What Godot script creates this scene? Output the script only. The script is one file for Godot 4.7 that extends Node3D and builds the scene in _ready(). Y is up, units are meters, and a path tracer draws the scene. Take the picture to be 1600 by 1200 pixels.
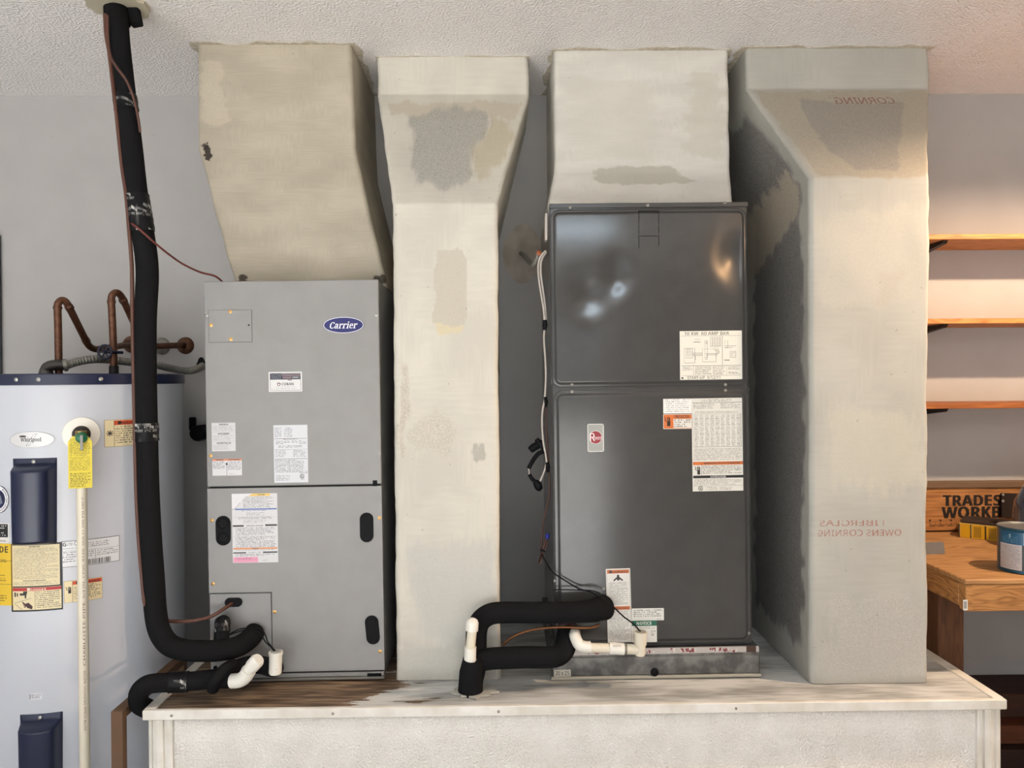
extends Node3D
# A garage wall: two air handlers on a stucco platform, four ducts, a water heater and a workbench.

const F := 1200.0                 # focal length in pixels of a 1600 x 1200 picture
const WALL := -3.05               # z of the back wall
const CEIL := 2.57
const DECK := 0.5275              # top of the platform
const TANK := Vector3(-1.424, 0, -2.6)
const TANK_R := 0.325
var eye := Vector3(0, 1.45, 0)
var look: Basis
var M := {}
var used := {}
var rng := RandomNumberGenerator.new()
var fonts := {}

# ------------------------------------------------------------------ geometry collector
class Geo:
	var v := PackedVector3Array()
	var n := PackedVector3Array()
	var uv := PackedVector2Array()
	var ix := PackedInt32Array()
	func vert(p: Vector3, nn: Vector3, t := Vector2.ZERO) -> int:
		v.append(p); n.append(nn); uv.append(t)
		return v.size() - 1
	func tri(a: int, b: int, c: int) -> void:
		var cr := (v[b] - v[a]).cross(v[c] - v[a])
		if cr.dot(n[a] + n[b] + n[c]) > 0.0:
			ix.append_array([a, c, b])
		else:
			ix.append_array([a, b, c])
	func flat(p: Array, mid: Vector3) -> void:
		var nn: Vector3 = (p[1] - p[0]).cross(p[2] - p[0]).normalized()
		if nn.dot(p[0] - mid) < 0.0:
			nn = -nn
		var ax := nn.abs()
		var k: Array = []
		for q in p:
			var t := Vector2(q.x, -q.y)
			if ax.y > ax.x and ax.y > ax.z:
				t = Vector2(q.x, q.z)
			elif ax.x > ax.z:
				t = Vector2(q.z, -q.y)
			k.append(vert(q, nn, t))
		for i in range(1, p.size() - 1):
			tri(k[0], k[i], k[i + 1])
	func box(lo: Vector3, hi: Vector3, e := 0.002, xf := Transform3D.IDENTITY) -> Geo:
		var c := (lo + hi) / 2.0
		var h := (hi - lo).abs() / 2.0
		e = minf(e, 0.45 * minf(h.x, minf(h.y, h.z)))
		var mid := xf * c
		var P := func(s: Vector3, a: int) -> Vector3:
			var q := Vector3(s.x * (h.x - e), s.y * (h.y - e), s.z * (h.z - e))
			q[a] = s[a] * h[a]
			return xf * (c + q)
		for a in 3:
			var b := (a + 1) % 3
			var d := (a + 2) % 3
			for s in [-1.0, 1.0]:
				var pts: Array = []
				for w in [[-1.0, -1.0], [1.0, -1.0], [1.0, 1.0], [-1.0, 1.0]]:
					var sg := Vector3.ZERO
					sg[a] = s; sg[b] = w[0]; sg[d] = w[1]
					pts.append(P.call(sg, a))
				flat(pts, mid)
			for sb in [-1.0, 1.0]:
				for sd in [-1.0, 1.0]:
					var s0 := Vector3.ZERO
					s0[a] = -1.0; s0[b] = sb; s0[d] = sd
					var s1 := s0
					s1[a] = 1.0
					flat([P.call(s0, b), P.call(s1, b), P.call(s1, d), P.call(s0, d)], mid)
		for sx in [-1.0, 1.0]:
			for sy in [-1.0, 1.0]:
				for sz in [-1.0, 1.0]:
					var s := Vector3(sx, sy, sz)
					flat([P.call(s, 0), P.call(s, 1), P.call(s, 2)], mid)
		return self
	func tube(pts: Array, r, seg := 14, caps := true) -> Geo:
		var m := pts.size()
		var up := Vector3.UP
		var t0: Vector3 = (pts[1] - pts[0]).normalized()
		if absf(t0.dot(up)) > 0.9:
			up = Vector3.RIGHT
		var nx := (up - t0 * up.dot(t0)).normalized()
		var rows: Array = []
		var along := 0.0
		var rad := func(i: int) -> float: return r[i] if r is Array else r
		for i in m:
			var t: Vector3
			if i == 0: t = pts[1] - pts[0]
			elif i == m - 1: t = pts[m - 1] - pts[m - 2]
			else: t = (pts[i + 1] - pts[i]).normalized() + (pts[i] - pts[i - 1]).normalized()
			t = t.normalized()
			nx = (nx - t * nx.dot(t)).normalized()
			var ny := t.cross(nx)
			if i > 0: along += (pts[i] - pts[i - 1]).length()
			var i0 := maxi(i - 1, 0)
			var i1 := mini(i + 1, m - 1)
			var slope: float = (rad.call(i1) - rad.call(i0)) / maxf(1e-6, (pts[i1] - pts[i0]).length())
			var row: Array = []
			for k in seg + 1:
				var a := TAU * k / seg
				var d := nx * cos(a) + ny * sin(a)
				row.append(vert(pts[i] + d * rad.call(i), (d - t * clampf(slope, -2.0, 2.0)).normalized(), Vector2(float(k) / seg, along)))
			rows.append(row)
			if caps and (i == 0 or i == m - 1):
				var nn := -t if i == 0 else t
				var c := vert(pts[i], nn)
				var ring: Array = []
				for k in seg + 1:
					var a := TAU * k / seg
					ring.append(vert(pts[i] + (nx * cos(a) + ny * sin(a)) * rad.call(i), nn))
				for k in seg: tri(c, ring[k], ring[k + 1])
		for i in m - 1:
			for k in seg:
				tri(rows[i][k], rows[i + 1][k], rows[i + 1][k + 1])
				tri(rows[i][k], rows[i + 1][k + 1], rows[i][k + 1])
		return self
	func lathe(pr: Array, seg: int, xf := Transform3D.IDENTITY) -> Geo:   # profile of Vector2(radius, height), outside to the right of its direction upwards
		var ns: Array = []
		for i in pr.size() - 1:
			var e: Vector2 = pr[i + 1] - pr[i]
			ns.append(Vector2(e.y, -e.x).normalized())
		for i in pr.size() - 1:
			var na: Vector2 = ns[i]
			var nb: Vector2 = ns[i]
			if i > 0 and ns[i - 1].dot(ns[i]) > 0.75: na = (ns[i - 1] + ns[i]).normalized()
			if i < ns.size() - 1 and ns[i + 1].dot(ns[i]) > 0.75: nb = (ns[i + 1] + ns[i]).normalized()
			var ra: Array = []
			var rb: Array = []
			for k in seg + 1:
				var a := TAU * k / seg
				var o := Vector3(sin(a), 0, cos(a))
				var u := float(k) / seg
				ra.append(vert(xf * (o * pr[i].x + Vector3(0, pr[i].y, 0)), (xf.basis * (o * na.x + Vector3(0, na.y, 0))).normalized(), Vector2(u, pr[i].y)))
				rb.append(vert(xf * (o * pr[i + 1].x + Vector3(0, pr[i + 1].y, 0)), (xf.basis * (o * nb.x + Vector3(0, nb.y, 0))).normalized(), Vector2(u, pr[i + 1].y)))
			for k in seg:
				if pr[i].x > 1e-6: tri(ra[k], ra[k + 1], rb[k])
				if pr[i + 1].x > 1e-6: tri(ra[k + 1], rb[k + 1], rb[k])
		return self
	func extrude(poly: PackedVector2Array, z0: float, z1: float, xf := Transform3D.IDENTITY) -> Geo:
		var lo := poly[0]
		var hi := poly[0]
		for q in poly:
			lo = lo.min(q); hi = hi.max(q)
		var size := hi - lo
		var tr := Geometry2D.triangulate_polygon(poly)
		for zz in [z0, z1]:
			var base := v.size()
			var nn := xf.basis * Vector3(0, 0, -1 if zz == z0 else 1)
			for q in poly:
				vert(xf * Vector3(q.x, q.y, zz), nn.normalized(), Vector2((q.x - lo.x) / size.x, 1.0 - (q.y - lo.y) / size.y))
			for i in range(0, tr.size(), 3):
				tri(base + tr[i], base + tr[i + 1], base + tr[i + 2])
		var ccw := not Geometry2D.is_polygon_clockwise(poly)
		for i in poly.size():
			var a := poly[i]
			var b := poly[(i + 1) % poly.size()]
			var e := b - a
			var o := Vector3(e.y, -e.x, 0) if ccw else Vector3(-e.y, e.x, 0)
			o = (xf.basis * o).normalized()
			var k := [vert(xf * Vector3(a.x, a.y, z0), o, Vector2(0.02, 0.02)), vert(xf * Vector3(b.x, b.y, z0), o, Vector2(0.02, 0.02)), vert(xf * Vector3(b.x, b.y, z1), o, Vector2(0.02, 0.02)), vert(xf * Vector3(a.x, a.y, z1), o, Vector2(0.02, 0.02))]
			tri(k[0], k[1], k[2]); tri(k[0], k[2], k[3])
		return self
	func arc_sheet(c: Vector3, r: float, a0: float, a1: float, y0: float, y1: float, oval := false, th := 0.0006) -> Geo:   # a label wrapped round an upright cylinder; angles from +z towards +x
		var nu := 14
		var nv := 12 if oval else 3
		for o in [th, 0.0]:
			var rows: Array = []
			for j in nv + 1:
				var t := float(j) / nv
				var w := sqrt(maxf(0.0, 1.0 - pow(2.0 * t - 1.0, 2))) if oval else 1.0
				var row: Array = []
				for i in nu + 1:
					var s := 0.5 + (float(i) / nu - 0.5) * w
					var a := lerpf(a0, a1, s)
					var d := Vector3(sin(a), 0, cos(a))
					row.append(vert(Vector3(c.x, lerpf(y0, y1, t), c.z) + d * (r + o), d, Vector2(s, 1.0 - t)))
				rows.append(row)
			for j in nv:
				for i in nu:
					tri(rows[j][i], rows[j][i + 1], rows[j + 1][i])
					tri(rows[j][i + 1], rows[j + 1][i + 1], rows[j + 1][i])
		return self
	func grid(nu: int, nv: int, at: Callable, uvs: Callable) -> Geo:   # smooth surface; at(i, j) a point
		var base := v.size()
		for j in nv + 1:
			for i in nu + 1:
				vert(at.call(i, j), Vector3.ZERO, uvs.call(i, j))
		var w := nu + 1
		for j in nv:
			for i in nu:
				var a := base + j * w + i
				var fn := (v[a + w] - v[a]).cross(v[a + 1] - v[a]) + (v[a + w + 1] - v[a + 1]).cross(v[a + w + 1] - v[a + w])
				for q in [a, a + 1, a + w, a + w + 1]: n[q] += fn
				ix.append_array([a, a + 1, a + w, a + 1, a + w + 1, a + w])
		for q in range(base, v.size()): n[q] = n[q].normalized()
		return self
	func turned(xf: Transform3D) -> Geo:
		var g := Geo.new()
		g.v = xf * v
		g.uv = uv
		g.ix = ix
		g.n = n.duplicate()
		for i in n.size(): g.n[i] = (xf.basis * n[i]).normalized()
		return g
	func mesh() -> ArrayMesh:
		var a := []
		a.resize(Mesh.ARRAY_MAX)
		a[Mesh.ARRAY_VERTEX] = v
		a[Mesh.ARRAY_NORMAL] = n
		a[Mesh.ARRAY_TEX_UV] = uv
		a[Mesh.ARRAY_INDEX] = ix
		var m := ArrayMesh.new()
		m.add_surface_from_arrays(Mesh.PRIMITIVE_TRIANGLES, a)
		return m

# ------------------------------------------------------------------ flat print
class Pic:
	var im: Image
	var w: int
	var h: int
	var rg := RandomNumberGenerator.new()
	var host
	func _init(hh, ww: int, hg: int, bg: Color) -> void:
		host = hh
		w = ww; h = hg
		im = Image.create(w, h, false, Image.FORMAT_RGB8)
		im.fill(bg)
		rg.seed = ww * 31 + hg
	func rect(x0: float, y0: float, x1: float, y1: float, c: Color) -> Pic:
		im.fill_rect(Rect2i(int(x0), int(y0), maxi(1, int(x1) - int(x0)), maxi(1, int(y1) - int(y0))), c)
		return self
	func frame(x0: float, y0: float, x1: float, y1: float, t: float, c: Color) -> Pic:
		rect(x0, y0, x1, y0 + t, c); rect(x0, y1 - t, x1, y1, c); rect(x0, y0, x0 + t, y1, c); rect(x1 - t, y0, x1, y1, c)
		return self
	func dot(x: float, y: float, c: Color) -> void:
		if x >= 0 and y >= 0 and x < w and y < h: im.set_pixel(int(x), int(y), c)
	func poly(p: PackedVector2Array, c: Color) -> Pic:
		var lo := p[0]
		var hi := p[0]
		for q in p:
			lo = lo.min(q); hi = hi.max(q)
		for y in range(maxi(0, int(lo.y)), mini(h, int(hi.y) + 1)):
			for x in range(maxi(0, int(lo.x)), mini(w, int(hi.x) + 1)):
				if Geometry2D.is_point_in_polygon(Vector2(x + 0.5, y + 0.5), p): im.set_pixel(x, y, c)
		return self
	func oval(cx: float, cy: float, rx: float, ry: float, c: Color) -> Pic:
		for y in range(maxi(0, int(cy - ry)), mini(h, int(cy + ry) + 1)):
			var t := 1.0 - pow((y + 0.5 - cy) / ry, 2)
			if t > 0: rect(maxf(0, cx - rx * sqrt(t)), y, cx + rx * sqrt(t), y + 1, c)
		return self
	func line(a: Vector2, b: Vector2, t: float, c: Color) -> Pic:
		var k := int((b - a).length()) + 1
		for i in k + 1:
			var q := a.lerp(b, float(i) / k)
			rect(q.x - t / 2, q.y - t / 2, q.x + t / 2, q.y + t / 2, c)
		return self
	func scrawl(x0: float, y0: float, x1: float, y1: float, pitch: float, c: Color, bg := Color(0, 0, 0, 0), bold := 0.55) -> Pic:   # lines of print too small to read
		var y := y0
		while y + pitch * 0.6 <= y1:
			var x := x0
			var stop := x1 - (x1 - x0) * (rg.randf() * 0.3 if rg.randf() < 0.35 else rg.randf() * 0.05)
			while x < stop:
				var word := rg.randf_range(2.0, 8.0) * pitch * 0.42
				var xx := x
				while xx < minf(x + word, stop):
					if rg.randf() < 0.8:
						var top := y + (pitch * 0.18 if rg.randf() < 0.6 else 0.0)
						rect(xx, top, xx + maxf(1.0, pitch * 0.2), y + pitch * bold, c)
						if rg.randf() < 0.5: rect(xx, y + pitch * 0.3, xx + pitch * 0.36, y + pitch * 0.3 + 1, c)
					xx += pitch * 0.36
				x += word + pitch * 0.4
			y += pitch
		return self
	func text(s: String, x0: float, y0: float, x1: float, y1: float, c: Color, font := "sans", mode := "") -> Pic:   # stretched to the rectangle; mode: mirror, up (reads upwards), slant
		var g: Array = host.glyphs(s, font)
		var t: PackedVector2Array = g[0]
		var lo: Vector2 = g[1]
		var sz: Vector2 = g[2]
		for i in range(0, t.size(), 3):
			var q: Array = []
			for k in 3:
				var p := (t[i + k] - lo) / sz
				if mode == "mirror": p.x = 1.0 - p.x
				if mode == "slant": p.x = p.x * 0.94 + p.y * 0.06
				var r := Vector2(lerpf(x0, x1, p.x), lerpf(y1, y0, p.y))
				if mode == "up": r = Vector2(lerpf(x1, x0, p.y), lerpf(y1, y0, p.x))
				q.append(r)
			_tri(q[0], q[1], q[2], c)
		return self
	func _tri(a: Vector2, b: Vector2, c: Vector2, col: Color) -> void:
		var lo := a.min(b).min(c)
		var hi := a.max(b).max(c)
		var ar := (b - a).cross(c - a)
		if absf(ar) < 1e-9: return
		for y in range(maxi(0, int(lo.y)), mini(h, int(hi.y) + 1)):
			for x in range(maxi(0, int(lo.x)), mini(w, int(hi.x) + 1)):
				var p := Vector2(x + 0.5, y + 0.5)
				var s := (b - a).cross(p - a) / ar
				var u := (c - b).cross(p - b) / ar
				var z := (a - c).cross(p - c) / ar
				if s >= -0.001 and u >= -0.001 and z >= -0.001: im.set_pixel(x, y, col)
	func tex() -> ImageTexture:
		return ImageTexture.create_from_image(im)

func glyphs(s: String, font: String) -> Array:
	if not fonts.has(font):
		var f := SystemFont.new()
		f.font_names = PackedStringArray(["Droid Serif" if font.begins_with("serif") else "Droid Sans"])
		f.font_weight = 700 if font.ends_with("bold") else 400
		fonts[font] = f
	var tm := TextMesh.new()
	tm.font = fonts[font]
	tm.text = s
	tm.font_size = 48
	tm.pixel_size = 0.02
	tm.depth = 0.0
	var t := PackedVector2Array()
	var lo := Vector2(1e9, 1e9)
	var hi := -lo
	for k in tm.get_surface_count():
		var a := tm.surface_get_arrays(k)
		var vs: PackedVector3Array = a[Mesh.ARRAY_VERTEX]
		var ii = a[Mesh.ARRAY_INDEX]
		if ii == null or ii.is_empty(): ii = range(vs.size())
		for q in ii:
			var p := Vector2(vs[q].x, vs[q].y)
			t.append(p)
			lo = lo.min(p); hi = hi.max(p)
	return [t, lo, (hi - lo).max(Vector2(0.001, 0.001))]

# ------------------------------------------------------------------ helpers
func pt(px: float, py: float, d: float) -> Vector3:      # the point d metres in front of the eye's plane that the photograph shows at (px, py)
	var v := look * Vector3((px - 800.0) / F, (600.0 - py) / F, -1.0)
	return eye + v * (d / -v.z)

func on_level(px: float, py: float, y: float) -> Vector3:
	var v := look * Vector3((px - 800.0) / F, (600.0 - py) / F, -1.0)
	return eye + v * ((y - eye.y) / v.y)

func on_tank(px: float, py: float) -> Vector2:           # (angle from +z, height) on the water heater's jacket
	var v := look * Vector3((px - 800.0) / F, (600.0 - py) / F, -1.0)
	var o := Vector2(eye.x - TANK.x, eye.z - TANK.z)
	var d := Vector2(v.x, v.z)
	var b := o.dot(d) / d.dot(d)
	var c := (o.dot(o) - TANK_R * TANK_R) / d.dot(d)
	var t := -b - sqrt(maxf(0.0, b * b - c))
	var p := eye + v * t
	return Vector2(atan2(p.x - TANK.x, p.z - TANK.z), p.y)

func numbered(called: String) -> String:
	used[called] = used.get(called, 0) + 1
	return called if used[called] == 1 else "%s_%03d" % [called, used[called] - 1]

func tag(o: Node, label := "", category := "", group := "", kind := "") -> Node:
	if label: o.set_meta("label", label)
	if category: o.set_meta("category", category)
	if group: o.set_meta("group", group)
	if kind: o.set_meta("kind", kind)
	return o

func thing(called: String, label: String, category: String, at: Vector3, turn := Vector3.ZERO, group := "") -> Node3D:
	var o := Node3D.new()
	o.name = numbered(called)
	add_child(o)
	o.position = at
	o.rotation_degrees = turn
	tag(o, label, category, group)
	return o

func place(parent: Node) -> Transform3D:
	var t := Transform3D.IDENTITY
	var p := parent
	while p != self:
		t = p.transform * t
		p = p.get_parent()
	return t

func part(parent: Node, called: String, g: Geo, m: Material, own := false) -> MeshInstance3D:   # g in world axes, or in the thing's own axes
	var o := MeshInstance3D.new()
	o.name = called
	if not own: g = g.turned(place(parent).affine_inverse())
	o.mesh = g.mesh()
	o.material_override = m
	parent.add_child(o, true)
	return o

func solo(called: String, g: Geo, m: Material, label: String, category: String, group := "") -> MeshInstance3D:   # a thing of one mesh
	var bb := AABB(g.v[0], Vector3.ZERO)
	for q in g.v: bb = bb.expand(q)
	var at := Vector3(bb.get_center().x, bb.position.y, bb.get_center().z)
	var o := MeshInstance3D.new()
	o.name = numbered(called)
	o.mesh = g.turned(Transform3D(Basis.IDENTITY, -at)).mesh()
	o.material_override = m
	add_child(o)
	o.position = at
	tag(o, label, category, group)
	return o

func struct(called: String, g: Geo, m: Material, label: String, category := "") -> MeshInstance3D:
	var o := solo(called, g, m, label, category if category else called.get_slice("_", 0))
	o.set_meta("kind", "structure")
	return o

func spline(p: Array, k := 6) -> Array:
	var out: Array = []
	for i in p.size() - 1:
		var a: Vector3 = p[maxi(i - 1, 0)]
		var d: Vector3 = p[mini(i + 2, p.size() - 1)]
		for s in k:
			out.append(p[i].cubic_interpolate(p[i + 1], a, d, float(s) / k))
	out.append(p[-1])
	return out

func pxline(p: Array, d: float) -> Array:                 # [px, py] or [px, py, depth] each
	var out: Array = []
	for q in p: out.append(pt(q[0], q[1], q[2] if q.size() > 2 else d))
	return out

func rrect(x0: float, y0: float, x1: float, y1: float, r: float, k := 4) -> PackedVector2Array:
	var p := PackedVector2Array()
	for c in [[x1 - r, y1 - r, 0.0], [x0 + r, y1 - r, 90.0], [x0 + r, y0 + r, 180.0], [x1 - r, y0 + r, 270.0]]:
		for i in k + 1:
			var a := deg_to_rad(c[2] + 90.0 * i / k)
			p.append(Vector2(c[0] + r * cos(a), c[1] + r * sin(a)))
	return p

func oval(cx: float, cy: float, rx: float, ry: float, k := 28) -> PackedVector2Array:
	var p := PackedVector2Array()
	for i in k: p.append(Vector2(cx + rx * cos(TAU * i / k), cy + ry * sin(TAU * i / k)))
	return p

func mat(c: Color, rough := 0.6, metal := 0.0, tex: Texture2D = null) -> StandardMaterial3D:
	var m := StandardMaterial3D.new()
	m.albedo_color = c
	m.roughness = rough
	m.metallic = metal
	if tex: m.albedo_texture = tex
	return m

func print_mat(p: Pic, rough := 0.45) -> StandardMaterial3D:
	return mat(Color.WHITE, rough, 0.0, p.tex())

func triplanar(m: StandardMaterial3D, scale: float) -> StandardMaterial3D:
	m.uv1_triplanar = true
	m.uv1_world_triplanar = true
	m.uv1_scale = Vector3.ONE * scale
	return m

func relief(m: StandardMaterial3D, tex: Texture2D, cm: float) -> StandardMaterial3D:
	m.heightmap_enabled = true
	m.heightmap_texture = tex
	m.heightmap_scale = cm
	return m

func noise(freq: float, oct := 4, sd := 1, kind := FastNoiseLite.TYPE_SIMPLEX_SMOOTH) -> FastNoiseLite:
	var f := FastNoiseLite.new()
	f.noise_type = kind
	f.frequency = freq
	f.fractal_octaves = oct
	f.seed = sd
	return f

func grey_tex(f: FastNoiseLite, size := 512) -> ImageTexture:
	return ImageTexture.create_from_image(f.get_seamless_image(size, size))

func tint_tex(f: FastNoiseLite, a: Color, b: Color, size := 512, gain := 1.0) -> ImageTexture:   # seamless blotches between two tones
	var src := f.get_seamless_image(size, size)
	src.convert(Image.FORMAT_L8)
	var d := src.get_data()
	var o := PackedByteArray()
	o.resize(size * size * 3)
	for i in d.size():
		var c := a.lerp(b, clampf((d[i] / 255.0 - 0.5) * gain + 0.5, 0.0, 1.0))
		o[i * 3] = int(c.r * 255); o[i * 3 + 1] = int(c.g * 255); o[i * 3 + 2] = int(c.b * 255)
	return ImageTexture.create_from_image(Image.create_from_data(size, size, false, Image.FORMAT_RGB8, o))

func scuffed(a: Color, b: Color, sd: int, marks: int, depth: float) -> ImageTexture:    # paint with a few small scratches and dirt marks
	var src := noise(0.008, 3, sd).get_seamless_image(1024, 1024)
	src.convert(Image.FORMAT_L8)
	var im := Image.create(1024, 1024, false, Image.FORMAT_RGB8)
	var d := src.get_data()
	for y in 1024:
		for x in 1024: im.set_pixel(x, y, a.lerp(b, d[y * 1024 + x] / 255.0))
	var rg := RandomNumberGenerator.new()
	rg.seed = sd
	for k in marks:
		var at := Vector2(rg.randf_range(10, 1010), rg.randf_range(10, 1010))
		var dir := Vector2.RIGHT.rotated(rg.randf() * TAU)
		for i in rg.randi_range(2, 16):
			var q := Vector2i(at.clamp(Vector2.ZERO, Vector2(1023, 1023)))
			im.set_pixelv(q, im.get_pixelv(q).lerp(Color(0.45, 0.42, 0.38), depth * rg.randf()))
			if rg.randf() < 0.5 and q.x < 1023: im.set_pixel(q.x + 1, q.y, im.get_pixel(q.x + 1, q.y).lerp(Color(0.5, 0.47, 0.43), depth * rg.randf()))
			dir = dir.rotated(rg.randf_range(-0.7, 0.7))
			at += dir
	return ImageTexture.create_from_image(im)

func wood_tex(a: Color, b: Color, sd: int, w := 512, h := 128, knots := 3) -> ImageTexture:   # grain along u
	var f := noise(0.012, 3, sd)
	var fine := noise(0.09, 2, sd + 7)
	var im := Image.create(w, h, false, Image.FORMAT_RGB8)
	var rg := RandomNumberGenerator.new()
	rg.seed = sd
	var kn: Array = []
	for i in knots: kn.append(Vector3(rg.randf() * w, rg.randf() * h, rg.randf_range(4, 8)))
	for y in h:
		for x in w:
			var s := f.get_noise_2d(x * 0.35, y * 2.2)
			var bend := 0.0
			var dark := 0.0
			for k in kn:
				var q := Vector2((x - k.x) * 0.45, y - k.y).length()
				bend += 9.0 * exp(-q * q / (k.z * k.z * 6.0))
				dark = maxf(dark, clampf(1.3 - q / k.z, 0.0, 1.0))
			var ring := 0.5 + 0.5 * sin((y + bend * 2.0 + s * 26.0) * 0.55)
			var t := clampf(0.2 + 0.45 * pow(ring, 2.0) + 0.35 * fine.get_noise_2d(x * 0.12, y * 4.0) + 0.5 * dark, 0.0, 1.0)
			im.set_pixel(x, y, a.lerp(b, t))
	return ImageTexture.create_from_image(im)

func mastic(bounds: Rect2, base: Color, base2: Color, patches: Array, sd: int, words: Array = [], size := 1024) -> ImageTexture:
	# brushed duct sealer: cross strokes, blotches, specks; patches: [points (unrolled s, y), colour, strength, edge, speckle]
	var lowf := noise(0.006, 3, sd)
	var strokes := noise(0.02, 3, sd + 1)
	var vst := noise(0.02, 3, sd + 2)
	var pick := noise(0.008, 2, sd + 3)
	var im := Image.create(size, size, false, Image.FORMAT_RGB8)
	for y in size:
		for x in size:
			var hs := strokes.get_noise_2d(x * 0.6, y * 6.0)
			var vs := vst.get_noise_2d(x * 6.0, y * 0.6)
			var t := clampf(0.5 + 0.9 * lowf.get_noise_2d(x, y) + 0.35 * (hs if pick.get_noise_2d(x, y) > -0.1 else vs), 0.0, 1.0)
			im.set_pixel(x, y, base.lerp(base2, t))
	var rg := RandomNumberGenerator.new()
	rg.seed = sd
	var wob := noise(0.02, 5, sd + 4)
	var grit := noise(0.9, 1, sd + 5)
	for pa in patches:
		var poly := PackedVector2Array()
		var lo := Vector2(1e9, 1e9)
		var hi := -lo
		for q in pa[0]:
			var u := Vector2((q.x - bounds.position.x) / bounds.size.x, (bounds.end.y - q.y) / bounds.size.y) * size
			poly.append(u)
			lo = lo.min(u); hi = hi.max(u)
		var edge: float = pa[3]
		var x0 := maxi(0, int(lo.x - edge * 3.0) - 12)
		var y0 := maxi(0, int(lo.y - edge * 3.0) - 12)
		var bw := mini(size, int(hi.x + edge * 3.0) + 12) - x0
		var bh := mini(size, int(hi.y + edge * 3.0) + 12) - y0
		if bw < 8 or bh < 8: continue
		var q := 3
		var mask := Image.create(maxi(2, bw / q), maxi(2, bh / q), false, Image.FORMAT_L8)
		for y in mask.get_height():
			for x in mask.get_width():
				var at := Vector2(x0 + x * q, y0 + y * q)
				var j := Vector2(wob.get_noise_2dv(at), wob.get_noise_2d(at.x + 500, at.y)) * edge * 1.4
				if Geometry2D.is_point_in_polygon(at + j, poly): mask.set_pixel(x, y, Color.WHITE)
		var soft := maxf(1.0, edge * 0.28)      # brushed-out edge
		mask.resize(maxi(4, int(mask.get_width() / soft)), maxi(4, int(mask.get_height() / soft)), Image.INTERPOLATE_LANCZOS)
		mask.resize(bw, bh, Image.INTERPOLATE_CUBIC)
		var c: Color = pa[1]
		var sp: float = pa[4]
		for y in bh:
			for x in bw:
				var mv := mask.get_pixel(x, y).r
				if mv < 0.02: continue
				var gx := x0 + x
				var gy := y0 + y
				var gr := grit.get_noise_2d(gx, gy)
				var k: float = pa[2] * smoothstep(0.12, 0.88, mv + 0.35 * vst.get_noise_2d(gx * 4.0, gy * 1.2) + 0.25 * gr)
				if k < 0.01: continue
				var gg := gr * sp
				im.set_pixel(gx, gy, im.get_pixel(gx, gy).lerp(Color(c.r + gg, c.g + gg, c.b + gg), k))
	for w in words:       # mirrored factory print [text, lower left, upper right, colour]
		var pc := Pic.new(self, 1, 1, Color.BLACK)
		pc.im = im
		pc.w = size
		pc.h = size
		var a := Vector2((w[1].x - bounds.position.x) / bounds.size.x, (bounds.end.y - w[1].y) / bounds.size.y) * size
		var b := Vector2((w[2].x - bounds.position.x) / bounds.size.x, (bounds.end.y - w[2].y) / bounds.size.y) * size
		pc.text(w[0], a.x, b.y, b.x, a.y, w[3], "sans", "mirror")
	for i in 130:
		var x := rg.randi_range(1, size - 4)
		var y := rg.randi_range(1, size - 3)
		var c := Color(0.36, 0.31, 0.25)
		for k in rg.randi_range(1, 3):
			var q := Vector2i(clampi(x + rg.randi_range(-1, 1), 0, size - 1), clampi(y + k, 0, size - 1))
			im.set_pixelv(q, im.get_pixelv(q).lerp(c, 0.6))
	return ImageTexture.create_from_image(im)

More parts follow.
